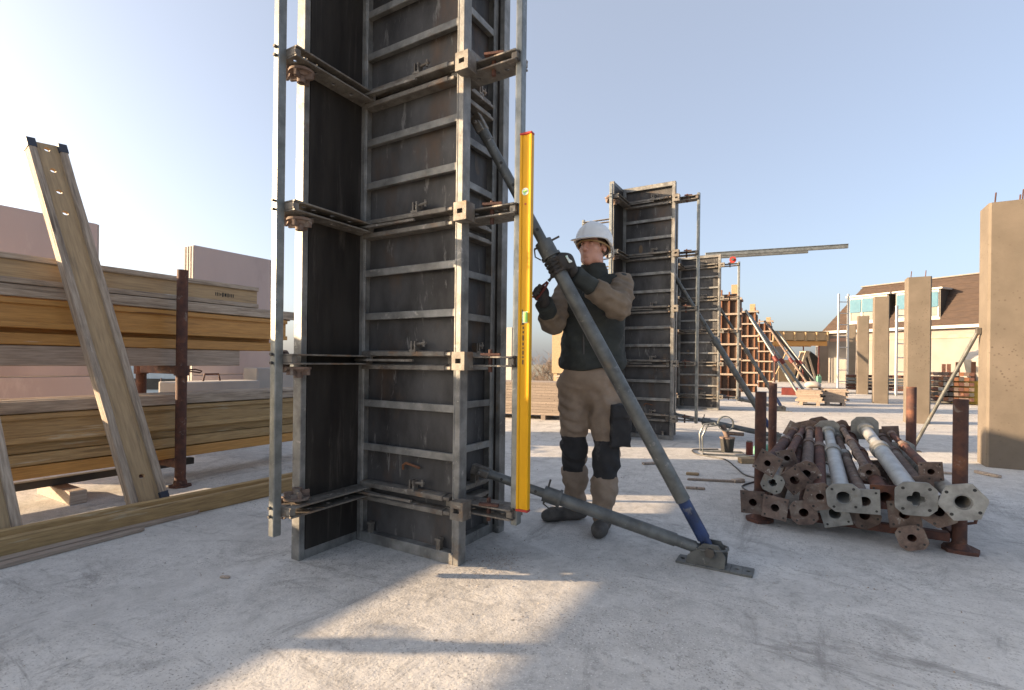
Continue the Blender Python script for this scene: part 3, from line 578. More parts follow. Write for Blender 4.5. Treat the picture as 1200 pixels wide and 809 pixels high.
# ------------------------------------------------------------------ rusty orange forms farther along the row
for i, (y, x1, h, lab) in enumerate(((14.7, .34, 3.2, 'orange rusty timber-ribbed form next behind the grey forms'), (19.0, .44, 3.05, 'orange form with timber ends, second of the far forms'), (24.0, .64, 2.95, 'farthest orange form, beside the white wall'))):
    t = thing('orange_form', lab, 'formwork', (x1-.35*.75, y, 0), group='orange forms at the far end')
    t.scale = (.75, 1, 1); m = MB(); m.box(-.35, .35, .06, .075, 0, h); m.build('plywood_face', 'fbrown', t)
    m = MB(); m.box(-.35, -.335, .076, .70, 0, h-.1); m.box(.335, .35, .076, .70, 0, h-.1); m.build('side_face', 'fbrown', t)
    for x in (-.32, -.02, .29):
        m = MB(); m.box(x-.03, x+.03, -.02, .059, .02, h+random.uniform(-.05, .2)); m.build('stud', 'frust', t, bevel=.005)
    for k in range(7):
        z = .25+k*.46; m = MB(); m.box(-.42, .46, -.075, -.021, z, z+.06); m.build('waler', 'plank', t, bevel=.004)
        m = MB(); m.box(.352, .40, -.02, .75, z+.01, z+.08); m.build('side_waler', 'frust', t, bevel=.004)
    m = MB(); m.box(.05, .3, .0, .05, h+.0, h+.28); m.build('end_board', 'wpale', t, bevel=.004)
for (a, f, lab, mm) in (((.50, 14.9, 2.7), (2.05, 14.2, 0), 'steel rail brace with red collar on the nearest orange form', 'galv'), ((.55, 15.6, 2.6), (2.2, 15.9, 0), 'thin brace beside the red collar', 'galv'), ((.70, 19.3, 2.7), (2.35, 18.6, 0), 'brace of the second orange form', 'rustplate'), ((.85, 24.3, 2.6), (2.6, 23.6, 0), 'brace of the farthest orange form', 'galv'), ((.78, 20.0, 2.6), (2.6, 20.6, 0), 'dark brace between the far orange forms', 'dark')):
    t = thing('far_brace', lab, 'brace', f, group='braces of the far forms'); d = Vector(a)-Vector(f)
    m = MB(); m.tube((0, 0, .05), d, .04, n=10); m.build('tube', mm, t, smooth=True)
    m = MB(); m.tube(d*.42, d*.48, .065, n=10); m.build('collar', 'redpaint', t, smooth=True)
    m = MB(); m.box(-.12, .12, -.07, .07, 0, .02); m.box(-.04, .04, -.03, .03, .02, .1); m.build('foot_plate', 'dark', t)
# long galvanised rails lying on the third form
for k, (x0, x1, y, z, s, lab) in enumerate(((.10, 2.95, 10.40, 3.552, .035, 'long galvanised rail on the form top, front one'), (-.2, 2.2, 10.66, 3.552, .035, 'long galvanised rail on the form top, rear one'))):
    t = thing('galvanised_rail', lab, 'rail', (x0, y, z), group='rails on the form top')
    m = MB(); L = x1-x0; m.box(0, L, -s, s, 0, .012); m.box(0, L, -s, -s+.01, .012, .085); m.box(0, L, s-.01, s, .012, .085); m.box(0, L, -s-.02, -s+.001, .073, .085); m.build('channel', 'galv', t, bevel=.002); t.rotation_euler = (0, R(-.2), R(9.5 if k else 10))
t = thing('red_clamp_wheel', 'red wheel hanging at the end of the far form', 'wheel', (.74, 10.05, 3.36)); m = MB(); m.tube((0, -.02, 0), (0, .02, 0), .07, n=18); m.build('disc', 'redcap', t); m = MB(); m.tube((0, -.05, 0), (0, .05, 0), .03, n=10); m.build('hub', 'dark', t)
# back row added to the upper stack, stops sun leaking between its beams
up('grey beam added at the back of the upper stack to block sun', .75, 1.535, x=-2.47, tw=.1)
up('orange beam added at the back of the upper stack to block sun', 1.05, 1.207, x=-2.455, fl='worange', wb='worange')
# ------------------------------------------------------------------ the worker: signed distance shapes meshed with surface nets
def nets(fn, lo, hi, h):
    lo = np.array(lo, float); n = np.ceil((np.array(hi)-lo)/h).astype(int)+1
    ax = [lo[i]+h*np.arange(n[i]) for i in range(3)]
    X, Y, Z = np.meshgrid(*ax, indexing='ij'); D = fn(np.stack([X, Y, Z], -1))
    S = D < 0
    cs = np.zeros(tuple(n-1), int); acc = np.zeros((*(n-1), 3)); cnt = np.zeros(tuple(n-1))
    cor = [(i, j, k) for i in (0, 1) for j in (0, 1) for k in (0, 1)]
    sl = lambda c: tuple(slice(c[a], n[a]-1+c[a]) for a in range(3))
    for a in cor:
        for ax_ in range(3):
            if a[ax_]: continue
            b = list(a); b[ax_] = 1; b = tuple(b)
            da, db = D[sl(a)], D[sl(b)]; m = (da < 0) != (db < 0)
            t = np.where(m, da/(da-db+1e-12), 0)
            p = np.array(a, float)
            for q in range(3): acc[..., q] += np.where(m, p[q]+(t if q == ax_ else 0), 0)
            cnt += m
    act = cnt > 0; idx = -np.ones(tuple(n-1), int); idx[act] = np.arange(act.sum())
    ii = np.argwhere(act); verts = lo+h*(ii+acc[act]/cnt[act][:, None])
    faces = []
    for a in range(3):
        b, c = (a+1) % 3, (a+2) % 3
        s0 = [slice(None)]*3; s1 = [slice(None)]*3; s0[a] = slice(0, n[a]-1); s1[a] = slice(1, n[a])
        ch = S[tuple(s0)] != S[tuple(s1)]
        e = np.argwhere(ch); e = e[(e[:, b] > 0) & (e[:, c] > 0) & (e[:, b] < n[b]-1) & (e[:, c] < n[c]-1)]
        flip = S[tuple(s0)][tuple(e.T)]
        def cell(db, dc):
            q = e.copy(); q[:, b] -= db; q[:, c] -= dc; return idx[tuple(q.T)]
        quad = np.stack([cell(0, 0), cell(1, 0), cell(1, 1), cell(0, 1)], 1)
        quad[~flip] = quad[~flip][:, ::-1]; quad = quad[:, ::-1] if False else quad
        faces += quad.tolist()
    return verts.tolist(), faces
def nmesh(name, fn, lo, hi, h, material, parent, smooth_it=2):
    vs, fs = nets(fn, lo, hi, h)
    me = bpy.data.meshes.new(name); me.from_pydata(vs, [], fs)
    bm = bmesh.new(); bm.from_mesh(me)
    for _ in range(smooth_it): bmesh.ops.smooth_vert(bm, verts=bm.verts, factor=.5, use_axis_x=True, use_axis_y=True, use_axis_z=True)
    bmesh.ops.recalc_face_normals(bm, faces=bm.faces); bm.to_mesh(me); bm.free()
    for p in me.polygons: p.use_smooth = True
    me.materials.append(M[material]); o = bpy.data.objects.new(name, me); col.objects.link(o); o.parent = parent; return o
A_ = np.array
def cone(P, a, b, ra, rb):
    a = A_(a); b = A_(b); d = b-a; t = np.clip(((P-a)@d)/(d@d), 0, 1); return np.linalg.norm(P-a-t[..., None]*d, axis=-1)-(ra+(rb-ra)*t)
def ell(P, c, r, Rm=None):
    q = P-A_(c)
    if Rm is not None: q = q@Rm
    r = A_(r); k0 = np.linalg.norm(q/r, axis=-1); k1 = np.linalg.norm(q/(r*r), axis=-1)+1e-9; return k0*(k0-1)/k1
def smin(a, b, k):
    h = np.clip(.5+.5*(b-a)/k, 0, 1); return b+(a-b)*h-k*h*(1-h)
def smax(a, b, k): return -smin(-a, -b, k)
def chain(P, pts, k=.03):
    d = None
    for (a, ra), (b, rb) in zip(pts[:-1], pts[1:]):
        c = cone(P, a, b, ra, rb); d = c if d is None else smin(d, c, k)
    return d
def folds(P, amp, f, seed=0):
    r_ = np.random.RandomState(seed); o = 0
    for i in range(5):
        v = r_.normal(size=3); v /= np.linalg.norm(v); v[2] *= 1.5; o = o+np.sin(P@v*f*(1+.4*i)+r_.uniform(0, 6)+1.7*np.sin(P@r_.normal(size=3)*f*.35))
    return o*amp/3
WO = Vector((1.05, .947, 0))
wk = thing('person', 'worker in white helmet, dark jacket with taupe sleeves and brown work trousers, gripping the brace', 'person', WO, YAW)
# joints (x right, y away from the camera, z up)
PEL = (.015, .02, .93); HR = (-.085, .05, .90); HL = (.105, -.02, .90)
KR = (-.072, .085, .47); KL = (.112, -.065, .465); AR = (-.056, .15, .10); AL = (.088, -.075, .10)
CH = (.03, .0, 1.36); SR = (-.125, .075, 1.535); SL = (.185, -.085, 1.535)
EL_ = (.125, -.29, 1.375); WL = (-.150, -.405, 1.545); ER = (-.235, -.06, 1.295); WR = (-.302, -.25, 1.395)
HC = A_((.012, -.05, 1.772)); fd = A_((-.62, -.77, .06)); fd /= np.linalg.norm(fd); lf = np.cross(A_((0, 0, 1)), fd); lf /= np.linalg.norm(lf); upv = np.cross(fd, lf)
HRm = np.stack([lf, fd, upv], 1)            # columns: head left, head forward, head up
def H(l, f, u): return HC+lf*l+fd*f+upv*u
def head_sdf(P):
    q = (P-HC)@HRm
    d = ell(q, (0, -.012, .035), (.074, .094, .092))
    d = smin(d, ell(q, (0, .030, -.045), (.058, .062, .075)), .03)              # face and jaw
    d = smin(d, ell(q, (0, .064, -.098), (.026, .024, .022)), .02)              # chin
    for s in (-1, 1):
        d = smin(d, ell(q, (s*.043, .052, -.022), (.021, .022, .018)), .018)     # cheekbone
        d = smin(d, ell(q, (s*.040, .015, -.085), (.022, .042, .022)), .02)      # jaw line
        d = smax(d, -ell(q, (s*.031, .094, .012), (.019, .018, .013)), .012)     # eye socket
        d = smin(d, ell(q, (s*.031, .072, .010), (.013, .0125, .0095)), .003)    # eyeball under the lid
        d = smin(d, ell(q, (s*.030, .086, .028), (.021, .009, .006)), .008)      # brow ridge
        d = smin(d, ell(q, (s*.078, -.012, -.005), (.009, .020, .033)), .006)    # ear
        d = smax(d, -ell(q, (s*.086, -.006, -.002), (.006, .010, .018)), .004)
        d = smin(d, ell(q, (s*.010, .098, -.036), (.009, .010, .007)), .006)     # nostril
    d = smin(d, cone(q, (0, .090, .014), (0, .108, -.030), .0085, .0115), .010)   # nose
    d = smin(d, ell(q, (0, .089, -.062), (.024, .010, .0055)), .006); d = smin(d, ell(q, (0, .087, -.073), (.021, .010, .0065)), .006)
    d = smax(d, -ell(q, (0, .102, -.0675), (.026, .012, .0022)), .003)
    d = smax(d, -ell(q, (0, .092, -.084), (.016, .008, .004)), .008)
    return d
def body_sdf(P):
    d = head_sdf(P)
    d = smin(d, cone(P, H(0, -.025, -.06), (.035, -.005, 1.55), .054, .062), .02)
    t = smin(ell(P, CH, (.155, .10, .20)), ell(P, (.02, .01, 1.02), (.145, .10, .18)), .06)
    d = smin(d, t, .05)
    for s_, e_, w_ in ((SL, EL_, WL), (SR, ER, WR)): d = smin(d, chain(P, [(s_, .052), (e_, .038), (w_, .026)]), .03)
    for h_, k_, a_ in ((HR, KR, AR), (HL, KL, AL)): d = smin(d, chain(P, [(h_, .074), (k_, .046), (a_, .034)]), .04)
    return d
nmesh('body', body_sdf, (-.42, -.50, .06), (.38, .30, 1.92), .0072, 'skin', wk, 1)
# eyes and brows as thin pieces on the face
for s in (-1, 1):
    m = MB(); q = [H(s*(.014+.006*i), .0925-.0012*i*i*.5, .0265+.004*math.sin(i*.7)) for i in range(6)]; m.sweep(q, [.002, .0032, .0036, .0034, .0028, .0016], 6); m.build('eyebrow', 'hair', wk, smooth=True)
    m = MB(); q = [H(s*(.019+.0052*i), .0845-.0004*(i-2.5)**2, .0115+.0022*math.sin(i*.62)) for i in range(6)]; m.sweep(q, [.001, .0018, .0022, .0022, .0018, .001], 5); m.build('eyelid_line', 'hair', wk, smooth=True)
def hair_sdf(P):
    q = (P-HC)@HRm
    d = ell(q, (0, -.016, .034), (.080, .099, .097))
    d = smax(d, q[..., 1]-.045-.6*(q[..., 2]-.03), .01); d = smax(d, -(q[..., 2]+.055+.35*np.clip(q[..., 1], -.1, .1)), .006)
    for s in (-1, 1): d = smax(d, -ell(q, (s*.08, -.006, -.01), (.02, .026, .036)), .004)
    return d
lo = tuple(HC-.16); hi = tuple(HC+.16)
nmesh('hair', hair_sdf, lo, hi, .005, 'hair', wk, 1)
def helmet_sdf(P):
    q = (P-HC)@HRm; u = q[..., 2]
    o = ell(q, (0, -.012, .045), (.112, .132, .118)); i = ell(q, (0, -.012, .043), (.106, .126, .112))
    d = smax(o, -i, .002); tilt = u-.040+.10*(q[..., 1]+.0)*0
    low = .034-.075*np.clip((-q[..., 1]+.03)/.15, 0, 1)
    d = smax(d, low-u, .003)
    # ridge along the crown
    d = smin(d, smax(ell(q, (0, -.012, .047), (.030, .134, .1205)), -i, .002), .02); d = smax(d, low-u, .003)
    # rim and peak
    a = np.sqrt((q[..., 0]/.116)**2+((q[..., 1]+.012)/.137)**2); rim = smax(np.abs(u-low-.002)-.0035, np.abs(a-1)*.12-.008, .003)
    pk = ell(q, (0, .118, .030), (.088, .062, .05)); pk = smax(pk, np.abs(u-.030+.22*(q[..., 1]-.11))-.0032, .003); pk = smax(pk, -(a-.98)*.12, .002)
    return smin(smin(d, rim, .006), pk, .008)
nmesh('helmet', helmet_sdf, tuple(HC-.2), tuple(HC+.22), .0045, 'helmet', wk, 1)
m = MB(); m.sweep([H(.098*math.sin(a), -.012+.115*math.cos(a), .022-.02*(1-math.cos(a))) for a in [2*math.pi*i/24 for i in range(24)]], .0065, 6, True); m.build('helmet_headband', 'strap', wk, smooth=True)
# jacket
def vest_sdf(P):
    d = ell(P, (.035, .0, 1.40), (.205, .145, .20)); d = smin(d, ell(P, (.03, .01, 1.16), (.205, .150, .22)), .08)
    d = smin(d, ell(P, (.032, .012, 1.05), (.212, .155, .10)), .05)
    d = smin(d, cone(P, SR, SL, .075, .078), .06)
    d = d+folds(P, .010, 24, 3)*np.clip((1.5-P[..., 2])*4, .3, 1)+folds(P, .004, 60, 4)
    d = smax(d, 1.005+.012*np.sin(P[..., 0]*20)-P[..., 2], .012)
    neck = cone(P, (.035, -.005, 1.50), (.025, -.03, 1.70), .066, .060); return smax(d, -neck, .01)
nmesh('jacket', vest_sdf, (-.26, -.22, .97), (.32, .24, 1.66), .009, 'vest', wk)
def collar_sdf(P):
    c = smin(cone(P, (.035, -.005, 1.56), (.020, -.035, 1.655), .090, .080), P[..., 2]*0+9, .01)
    c = smax(c, -cone(P, (.035, -.005, 1.50), (.020, -.035, 1.72), .075, .068), .004)
    top_ = 1.672-.10*(((P-HC)@HRm)[..., 1]); return smax(c+folds(P, .003, 40, 5), P[..., 2]-np.clip(top_, 1.64, 1.70), .006)
nmesh('collar', collar_sdf, (-.12, -.16, 1.47), (.18, .14, 1.74), .006, 'vest', wk)
m = MB(); zt = A_((.0, -.142, 0)); m.box(-.005, .005, -.004, .004, 0, .40); z_ = m.build('zip', 'dark', wk); z_.location = (-.05, -.128, 1.10); z_.rotation_euler = (R(-3), 0, .3)
m = MB(); m.box(.0, .075, -.003, .004, 0, .012); z_ = m.build('pocket_welt', 'pad', wk, bevel=.002); z_.location = (.06, -.150, 1.335); z_.rotation_euler = (0, R(-12), -.15)
def mid(a, b, t): return tuple(np.array(a)+(np.array(b)-np.array(a))*t)
def limb(P, pts, amp, f, seed): return chain(P, pts, .03)+folds(P, amp, f, seed)
def cut(P, d, a, b, k=.008):                      # keep the side of a that faces away from b
    a = A_(a); n = A_(b)-a; n = n/np.linalg.norm(n); return smax(d, (P-a)@n, k)
for nm, s_, e_, w_, sd in (('left', SL, EL_, WL, 11), ('right', SR, ER, WR, 17)):
    c_ = mid(e_, w_, .42); s2 = A_(s_)+A_((0, 0, .0))
    f1 = lambda P: cut(P, limb(P, [(s_, .077), (mid(s_, e_, .5), .077), (e_, .073), (mid(e_, w_, .7), .067)], .009, 40, sd), mid(e_, w_, .60), w_)
    nmesh('sleeve', f1, tuple(np.minimum(np.minimum(s_, e_), w_)-.13), tuple(np.maximum(np.maximum(s_, e_), w_)+.13), .009, 'sleeve', wk)
    f2 = lambda P: cut(P, cut(P, limb(P, [(e_, .052), (mid(e_, w_, .4), .056), (w_, .050), (mid(e_, w_, 1.2), .048)], .004, 45, sd+1), mid(e_, w_, 1.0), mid(e_, w_, 2)), mid(e_, w_, .52), mid(e_, w_, -1))
    nmesh('sleeve_cuff', f2, tuple(np.minimum(e_, w_)-.11), tuple(np.maximum(e_, w_)+.11), .008, 'vest', wk)
# trousers
def trousers(P):
    d = smin(ell(P, (.018, .015, .97), (.178, .135, .13)), ell(P, (.012, .025, .845), (.075, .085, .095)), .04)
    for h_, k_, a_, sd in ((HR, KR, AR, 23), (HL, KL, AL, 29)):
        leg = chain(P, [(h_, .108), (mid(h_, k_, .5), .090), (k_, .074), (mid(k_, a_, .5), .074), (a_, .069)], .05)
        zz = P[..., 2]; leg = leg+folds(P, .010, 30, sd)+folds(P, .004, 70, sd+2)+.006*np.sin(zz*75+P[..., 0]*25)*np.clip((.32-zz)*5, 0, 1)
        d = smin(d, leg, .035)
    d = smax(d, .065-P[..., 2], .012); return smax(d, P[..., 2]-1.05, .01)
nmesh('trousers', trousers, (-.26, -.24, .04), (.30, .30, 1.08), .009, 'trouser', wk)
def kneepad(k_, a_, h_, sd):
    def f(P):
        d = chain(P, [(mid(h_, k_, .62), .090), (k_, .080), (mid(k_, a_, .5), .080)], .05)+folds(P, .009, 30, sd)
        k = A_(k_); n = A_((-.35, -.93, 0)); d = smax(d, -((P-k)@n)+.012, .006)
        d = smax(d, P[..., 2]-(k[2]+.105), .008); return smax(d, (k[2]-.135)-P[..., 2], .008)
    return f
for k_, a_, h_, sd in ((KR, AR, HR, 23), (KL, AL, HL, 29)):
    nmesh('knee_patch', kneepad(k_, a_, h_, sd), tuple(A_(k_)-.2), tuple(A_(k_)+.2), .008, 'pad', wk)
def pouch(P):
    q = P-A_((.178, -.115, .665)); d = np.maximum(np.maximum(np.abs(q[..., 0])-.050, np.abs(q[..., 1])-.050), np.abs(q[..., 2])-.115); d = d-.012
    f_ = P-A_((.184, -.122, .755)); e = np.maximum(np.maximum(np.abs(f_[..., 0])-.054, np.abs(f_[..., 1])-.054), np.abs(f_[..., 2])-.030)-.012
    return smin(d, e, .006)+folds(P, .004, 40, 31)
nmesh('thigh_pocket', pouch, (.08, -.25, .5), (.30, .06, .84), .008, 'pad', wk)
def boot(ank, toe):
    ank = A_(ank); toe = A_(toe); d_ = (toe-ank); d_[2] = 0; L = np.linalg.norm(d_); d_ = d_/L; heel = A_((ank[0], ank[1], 0))-d_*.05
    def f(P):
        s = cone(P, (ank[0], ank[1], .16), (ank[0], ank[1], .06), .052, .052)
        s = smin(s, cone(P, tuple(heel+A_((0, 0, .045))), (toe[0]-d_[0]*.07, toe[1]-d_[1]*.07, .042), .040, .046), .03)
        s = smin(s, cone(P, (toe[0]-d_[0]*.07, toe[1]-d_[1]*.07, .040), (toe[0]-d_[0]*.03, toe[1]-d_[1]*.03, .036), .048, .040), .02)
        return smax(s, .003-P[..., 2], .003)
    return f, ank, toe
for ank, toe in ((AR, (-.275, .10, 0)), (AL, (.03, -.235, 0))):
    f, a_, t_ = boot(ank, toe); nmesh('boot', f, (min(a_[0], t_[0])-.13, min(a_[1], t_[1])-.13, -.02), (max(a_[0], t_[0])+.13, max(a_[1], t_[1])+.13, .24), .007, 'boot', wk)
# gloves: left hand closed round the brace, right hand closed round the pliers
def wl(p):                                         # world -> worker frame
    v = Matrix.Rotation(-YAW, 3, 'Z') @ (Vector(p)-WO); return A_(v)
st = wl(S1T); sb = wl((1.82, .71, .105)); sd_ = (sb-st)/np.linalg.norm(sb-st)
def hand(ctr, axis, toward, r, wrist, spread=.019, name='glove'):
    """fist: fingers curl in rings round the axis through ctr; toward = unit direction from the axis to the palm"""
    ctr = A_(ctr); axis = A_(axis)/np.linalg.norm(axis); pd = A_(toward)-axis*(A_(toward)@axis); pd /= np.linalg.norm(pd); sd2 = np.cross(axis, pd)
    wr = A_(wrist); fing = []
    for i in range(4):
        o = ctr+axis*(i-1.5)*spread*1.05; rr = r+.011; ln = (3.5, 3.8, 3.6, 3.1)[i]
        pts = [(o+(pd*math.cos(a)+sd2*math.sin(a))*(rr+(.006 if k == 0 else 0)), .0105-.0006*k) for k, a in enumerate([-.5, .35, 1.2, 2.05, ln*.78])]
        fing.append(pts)
    th = [(ctr-axis*spread*1.9+(pd*math.cos(a)+sd2*math.sin(a))*(r+.014), rr_) for a, rr_ in ((-.3, .014), (-1.1, .0125), (-1.9, .011))]
    def f(P):
        q = P-(ctr+pd*(r+.020)-sd2*.012); l = np.stack([q@axis, q@pd, q@sd2], -1)
        d = ell(l, (0, 0, 0), (.047, .020, .044))
        d = smin(d, cone(P, tuple(ctr+pd*(r+.03)-sd2*.03), tuple(wr), .032, .033), .03)
        for p in fing: d = smin(d, chain(P, p, .006), .005)
        d = smin(d, chain(P, th, .008), .008); return smax(d, -cone(P, tuple(ctr-axis*.3), tuple(ctr+axis*.3), r, r), .002)
    allp = np.array([p[0] for q in fing for p in q]+[p[0] for p in th]+[wr]); 
    return nmesh(name, f, tuple(allp.min(0)-.06), tuple(allp.max(0)+.06), .0042, 'glove', wk, 1)
gl = st+(sb-st)*.352
hand(gl, sd_, (.60, -.75, .30), .0375, WL, .0215)
m = MB(); pdv = Vector((.60, -.75, .30)).normalized(); c0 = Vector(gl)+pdv*.082+Vector((.012, 0, .006)); m.obox(c0, Vector(sd_), pdv, Vector(sd_).cross(pdv), .022, .003, .014); m.build('glove_label', 'label', wk, bevel=.002)
gr = A_((-.335, -.325, 1.452)); pax = A_((.50, -.12, .62)); pax /= np.linalg.norm(pax)
hand(gr, pax, (-.35, .45, -.30), .013, WR, .018)
# pliers held in the right hand
rotW = Matrix.Rotation(YAW, 3, 'Z'); pw = WO+rotW @ Vector(gr); axw = rotW @ Vector(pax); sdw = axw.cross(Vector((.509, -.861, 0))).normalized()
pl = thing('pliers', 'red handled pincers in the right glove of the worker', 'pliers', pw)
for s in (-1, 1):
    m = MB(); m.sweep([-axw*.05+sdw*s*.012, -axw*.02+sdw*s*.011, axw*.04+sdw*s*.009, axw*.075+sdw*s*.004], [.006, .008, .0075, .005], 8); m.build('handle_grip', 'redpaint', pl, smooth=True)
    m = MB(); m.sweep([axw*.08+sdw*s*.005, axw*.105, axw*.13-sdw*s*.014, axw*.155-sdw*s*.012, axw*.168-sdw*s*.002], [.005, .007, .008, .007, .003], 8); m.build('jaw', 'dark', pl, smooth=True)
# ------------------------------------------------------------------ background, laid out in frames turned like the far buildings
CAM0 = Vector((2.284, -2.10, 0)); RX = Vector((math.cos(YAW), math.sin(YAW), 0)); FY = Vector((-math.sin(YAW), math.cos(YAW), 0))
def far(x, d, z=0): return CAM0+RX*x+FY*d+Vector((0, 0, z))
def cthing(name, label, cat, x, d, z=0, group=None): return thing(name, label, cat, far(x, d, z), YAW, group)
# house with mansard roof: local x to the right, y away
hb = cthing('house', 'house with brown mansard roof and blue awnings behind the concrete columns', 'house', 21.03, 27.8); hb.rotation_euler = (0, 0, YAW+R(27.1))
m = MB(); m.box(0, 9, -18, 3.7, -8, 3.02); m.build('wall', 'render', hb)
y0, y1 = -18.3, 4.0; m = MB()
m.add([(-.25, y0, 3.10), (-.25, y1, 3.10), (9.3, y1, 3.10), (9.3, y0, 3.10), (1.35, y0+1.6, 5.78), (1.35, y1-1.5, 5.78), (7.6, y1-1.5, 5.78), (7.6, y0+1.6, 5.78)], [(0, 1, 5, 4), (1, 2, 6, 5), (2, 3, 7, 6), (3, 0, 4, 7), (4, 5, 6, 7), (3, 2, 1, 0)]); rf = m.build('roof', 'roof', hb)
m = MB(); m.box(1.27, 7.7, y0+1.5, y1-1.42, 5.781, 5.84); m.build('ridge_cap', 'render', rf)
for k in range(9):
    f = (k+.5)/9; m = MB(); m.box(-.25+1.6*f-.02, -.25+1.6*f+.03, y0+1.6*f, y1-1.5*f, 3.10+2.68*f-.01, 3.10+2.68*f+.03); m.build('tile_course', 'roof', rf)
m = MB(); m.box(-.37, -.25, y0, y1, 2.98, 3.13); m.build('gutter', 'white', hb)
m = MB(); m.box(-.05, -.001, -17.9, 3.6, 2.5, 2.68); m.build('string_course', 'brick', hb)
def dormer(ya, yb, n):
    m = MB(); m.box(-.02, .14, ya, yb, 3.38, 3.60); d = m.build('dormer', 'white', hb)
    m = MB(); m.box(-.12, 1.2, ya-.12, yb+.12, 5.05, 5.13); m.build('dormer_roof', 'white', d)
    for yy in (ya, yb-.06):
        m = MB(); m.prism([(.02, 3.45), (.02, 5.045), (.95, 5.045)], (0, yy, 0), (1, 0, 0), (0, 0, 1), (0, .06, 0)); m.build('cheek', 'dark', d)  # shadow on the dormer sides put into the dark colour
    w_ = (yb-ya-.12)/n
    for k in range(n):
        a = ya+.06+k*w_
        m = MB(); m.box(.03, .04, a+.05, a+w_-.05, 3.60, 5.04); m.build('pane', 'glass', d)
        m = MB(); m.box(-.01, .029, a, a+.05, 3.605, 5.04); m.box(-.01, .029, a+w_-.05, a+w_, 3.605, 5.04); m.box(-.008, .029, a+.05, a+w_-.05, 4.94, 5.04); m.box(-.008, .029, a+.05, a+w_-.05, 3.605, 3.67); m.build('window_frame', 'white', d)
        m = MB(); m.box(-.05, -.03, a+.03, a+w_-.03, 4.15, 4.90); m.build('awning', 'awning', d)
dormer(.45, 2.55, 3); dormer(-1.95, .1, 3); dormer(-9, -5.5, 4)
# white walls by the doorway
for xa, xb, lab in ((16.3, 18.35, 'white rendered wall left of the timber deck'), (20.65, 24.5, 'white rendered wall right of the timber deck, by the ladder')):
    t = cthing('rendered_wall', lab, 'wall', (xa+xb)/2, 34.3, group='white rendered walls'); L = xb-xa
    m = MB(); m.box(-L/2, L/2, 0, .3, 0, 2.75); m.build('masonry', 'render', t); m = MB(); m.box(-L/2-.03, L/2+.03, -.04, .34, 2.753, 2.82); m.build('coping', 'white', t)
# timber deck table
t = cthing('timber_deck_table', 'yellow timber slab formwork table in front of the white wall', 'formwork table', 16.9, 30.5)
m = MB(); m.box(-1.75, 1.75, -.6, 1.6, 2.98, 3.05); m.build('deck', 'wpale', t)
for k in range(6):
    m = MB(); x = -1.6+k*.64; m.box(x-.04, x+.04, -.75, 1.7, 2.47, 2.51); m.box(x-.014, x+.014, -.72, 1.7, 2.51, 2.93); m.box(x-.04, x+.04, -.75, 1.7, 2.93, 2.975); m.build('joist', 'wpale', t)
m = MB(); m.box(-1.7, 1.7, -.62, -.55, 2.52, 2.96); m.build('edge_board', 'wpale', t)
for y in (-.4, 1.2):
    m = MB(); m.box(-1.75, 1.7, y-.06, y+.06, 2.2, 2.465); m.build('main_beam', 'worange', t)
    for x in (-1.35, 1.25):
        m = MB(); m.tube((x, y, .01), (x, y, 1.2), .05, n=10); m.tube((x, y, 1.2), (x, y, 2.2), .036, n=10); m.build('prop', 'redpaint' if x > 0 else 'rust', t, smooth=True); m = MB(); m.box(x-.09, x+.09, y-.09, y+.09, 0, .012); m.build('prop_foot', 'rust', t)
m = MB(); m.obox((-.55, .4, 1.15), (.42, 0, .9), (0, 1, 0), (-.9, 0, .42), 1.15, .04, .025); m.build('diagonal_brace', 'wpale', t)
t = cthing('trestle', 'pale timber trestle under the deck table', 'trestle', 17.95, 31.0)
for s in (-1, 1):
    for y in (0, .5): m = MB(); m.obox((s*.33, y, .95), (s*.3, 0, -.95), (0, 1, 0), (.95, 0, s*.3), 1.0, .035, .05); m.build('leg', 'wgrey', t)
m = MB(); m.box(-.1, .1, -.1, .6, 1.84, 1.92); m.build('top_bar', 'wgrey', t)
t = cthing('plywood_sheet', 'plywood sheet standing under the deck table', 'sheet', 16.85, 31.2); m = MB(); m.box(-.5, .5, 0, .03, .02, 1.35); m.build('sheet', 'wpale', t); m = MB(); m.box(-.45, -.35, .03, .1, 0, 1.3); m.build('batten', 'wpale', t); m = MB(); m.box(.35, .45, .03, .1, 0, 1.3); m.build('batten', 'wpale', t)
t = cthing('dark_tarpaulin', 'dark covered bundle under the deck table', 'bundle', 19.05, 33.0); m = MB(); m.prism([(-.95, 0), (.95, 0), (.85, 1.6), (.3, 2.0), (-.4, 1.1), (-.85, .8)], (0, 0, 0), (1, 0, 0), (0, 0, 1), (0, .8, 0)); m.build('cover', 'black', t, bevel=.08)
t = cthing('green_canister', 'green canister standing by the red prop', 'canister', 18.1, 30.0); m = MB(); m.box(-.14, .14, -.1, .1, 0, .42); m.build('tank', 'green', t, bevel=.04); m = MB(); m.tube((.06, 0, .42), (.06, 0, .5), .035, n=10); m.sweep([(-.08, 0, .41), (-.06, 0, .5), (.02, 0, .5)], .015, 6); m.build('handle', 'green', t)
# white ladders
for (x, y, h, w_, lab) in ((3.42, 24.6, 4.2, .42, 'white ladder standing beside the fourth column'), (5.0, 20.5, 3.2, .38, 'white ladder frame between the second column and the right column')):
    t = thing('ladder', lab, 'ladder', (x, y, 0), YAW, 'white ladders')
    for s in (-1, 1): m = MB(); m.box(s*w_/2-.028, s*w_/2+.028, -.035, .035, 0, h); m.build('stile', 'white', t)
    k = .35
    while k < h: m = MB(); m.tube((-w_/2, 0, k), (w_/2, 0, k), .02, n=8); m.build('rung', 'white', t); k += .5
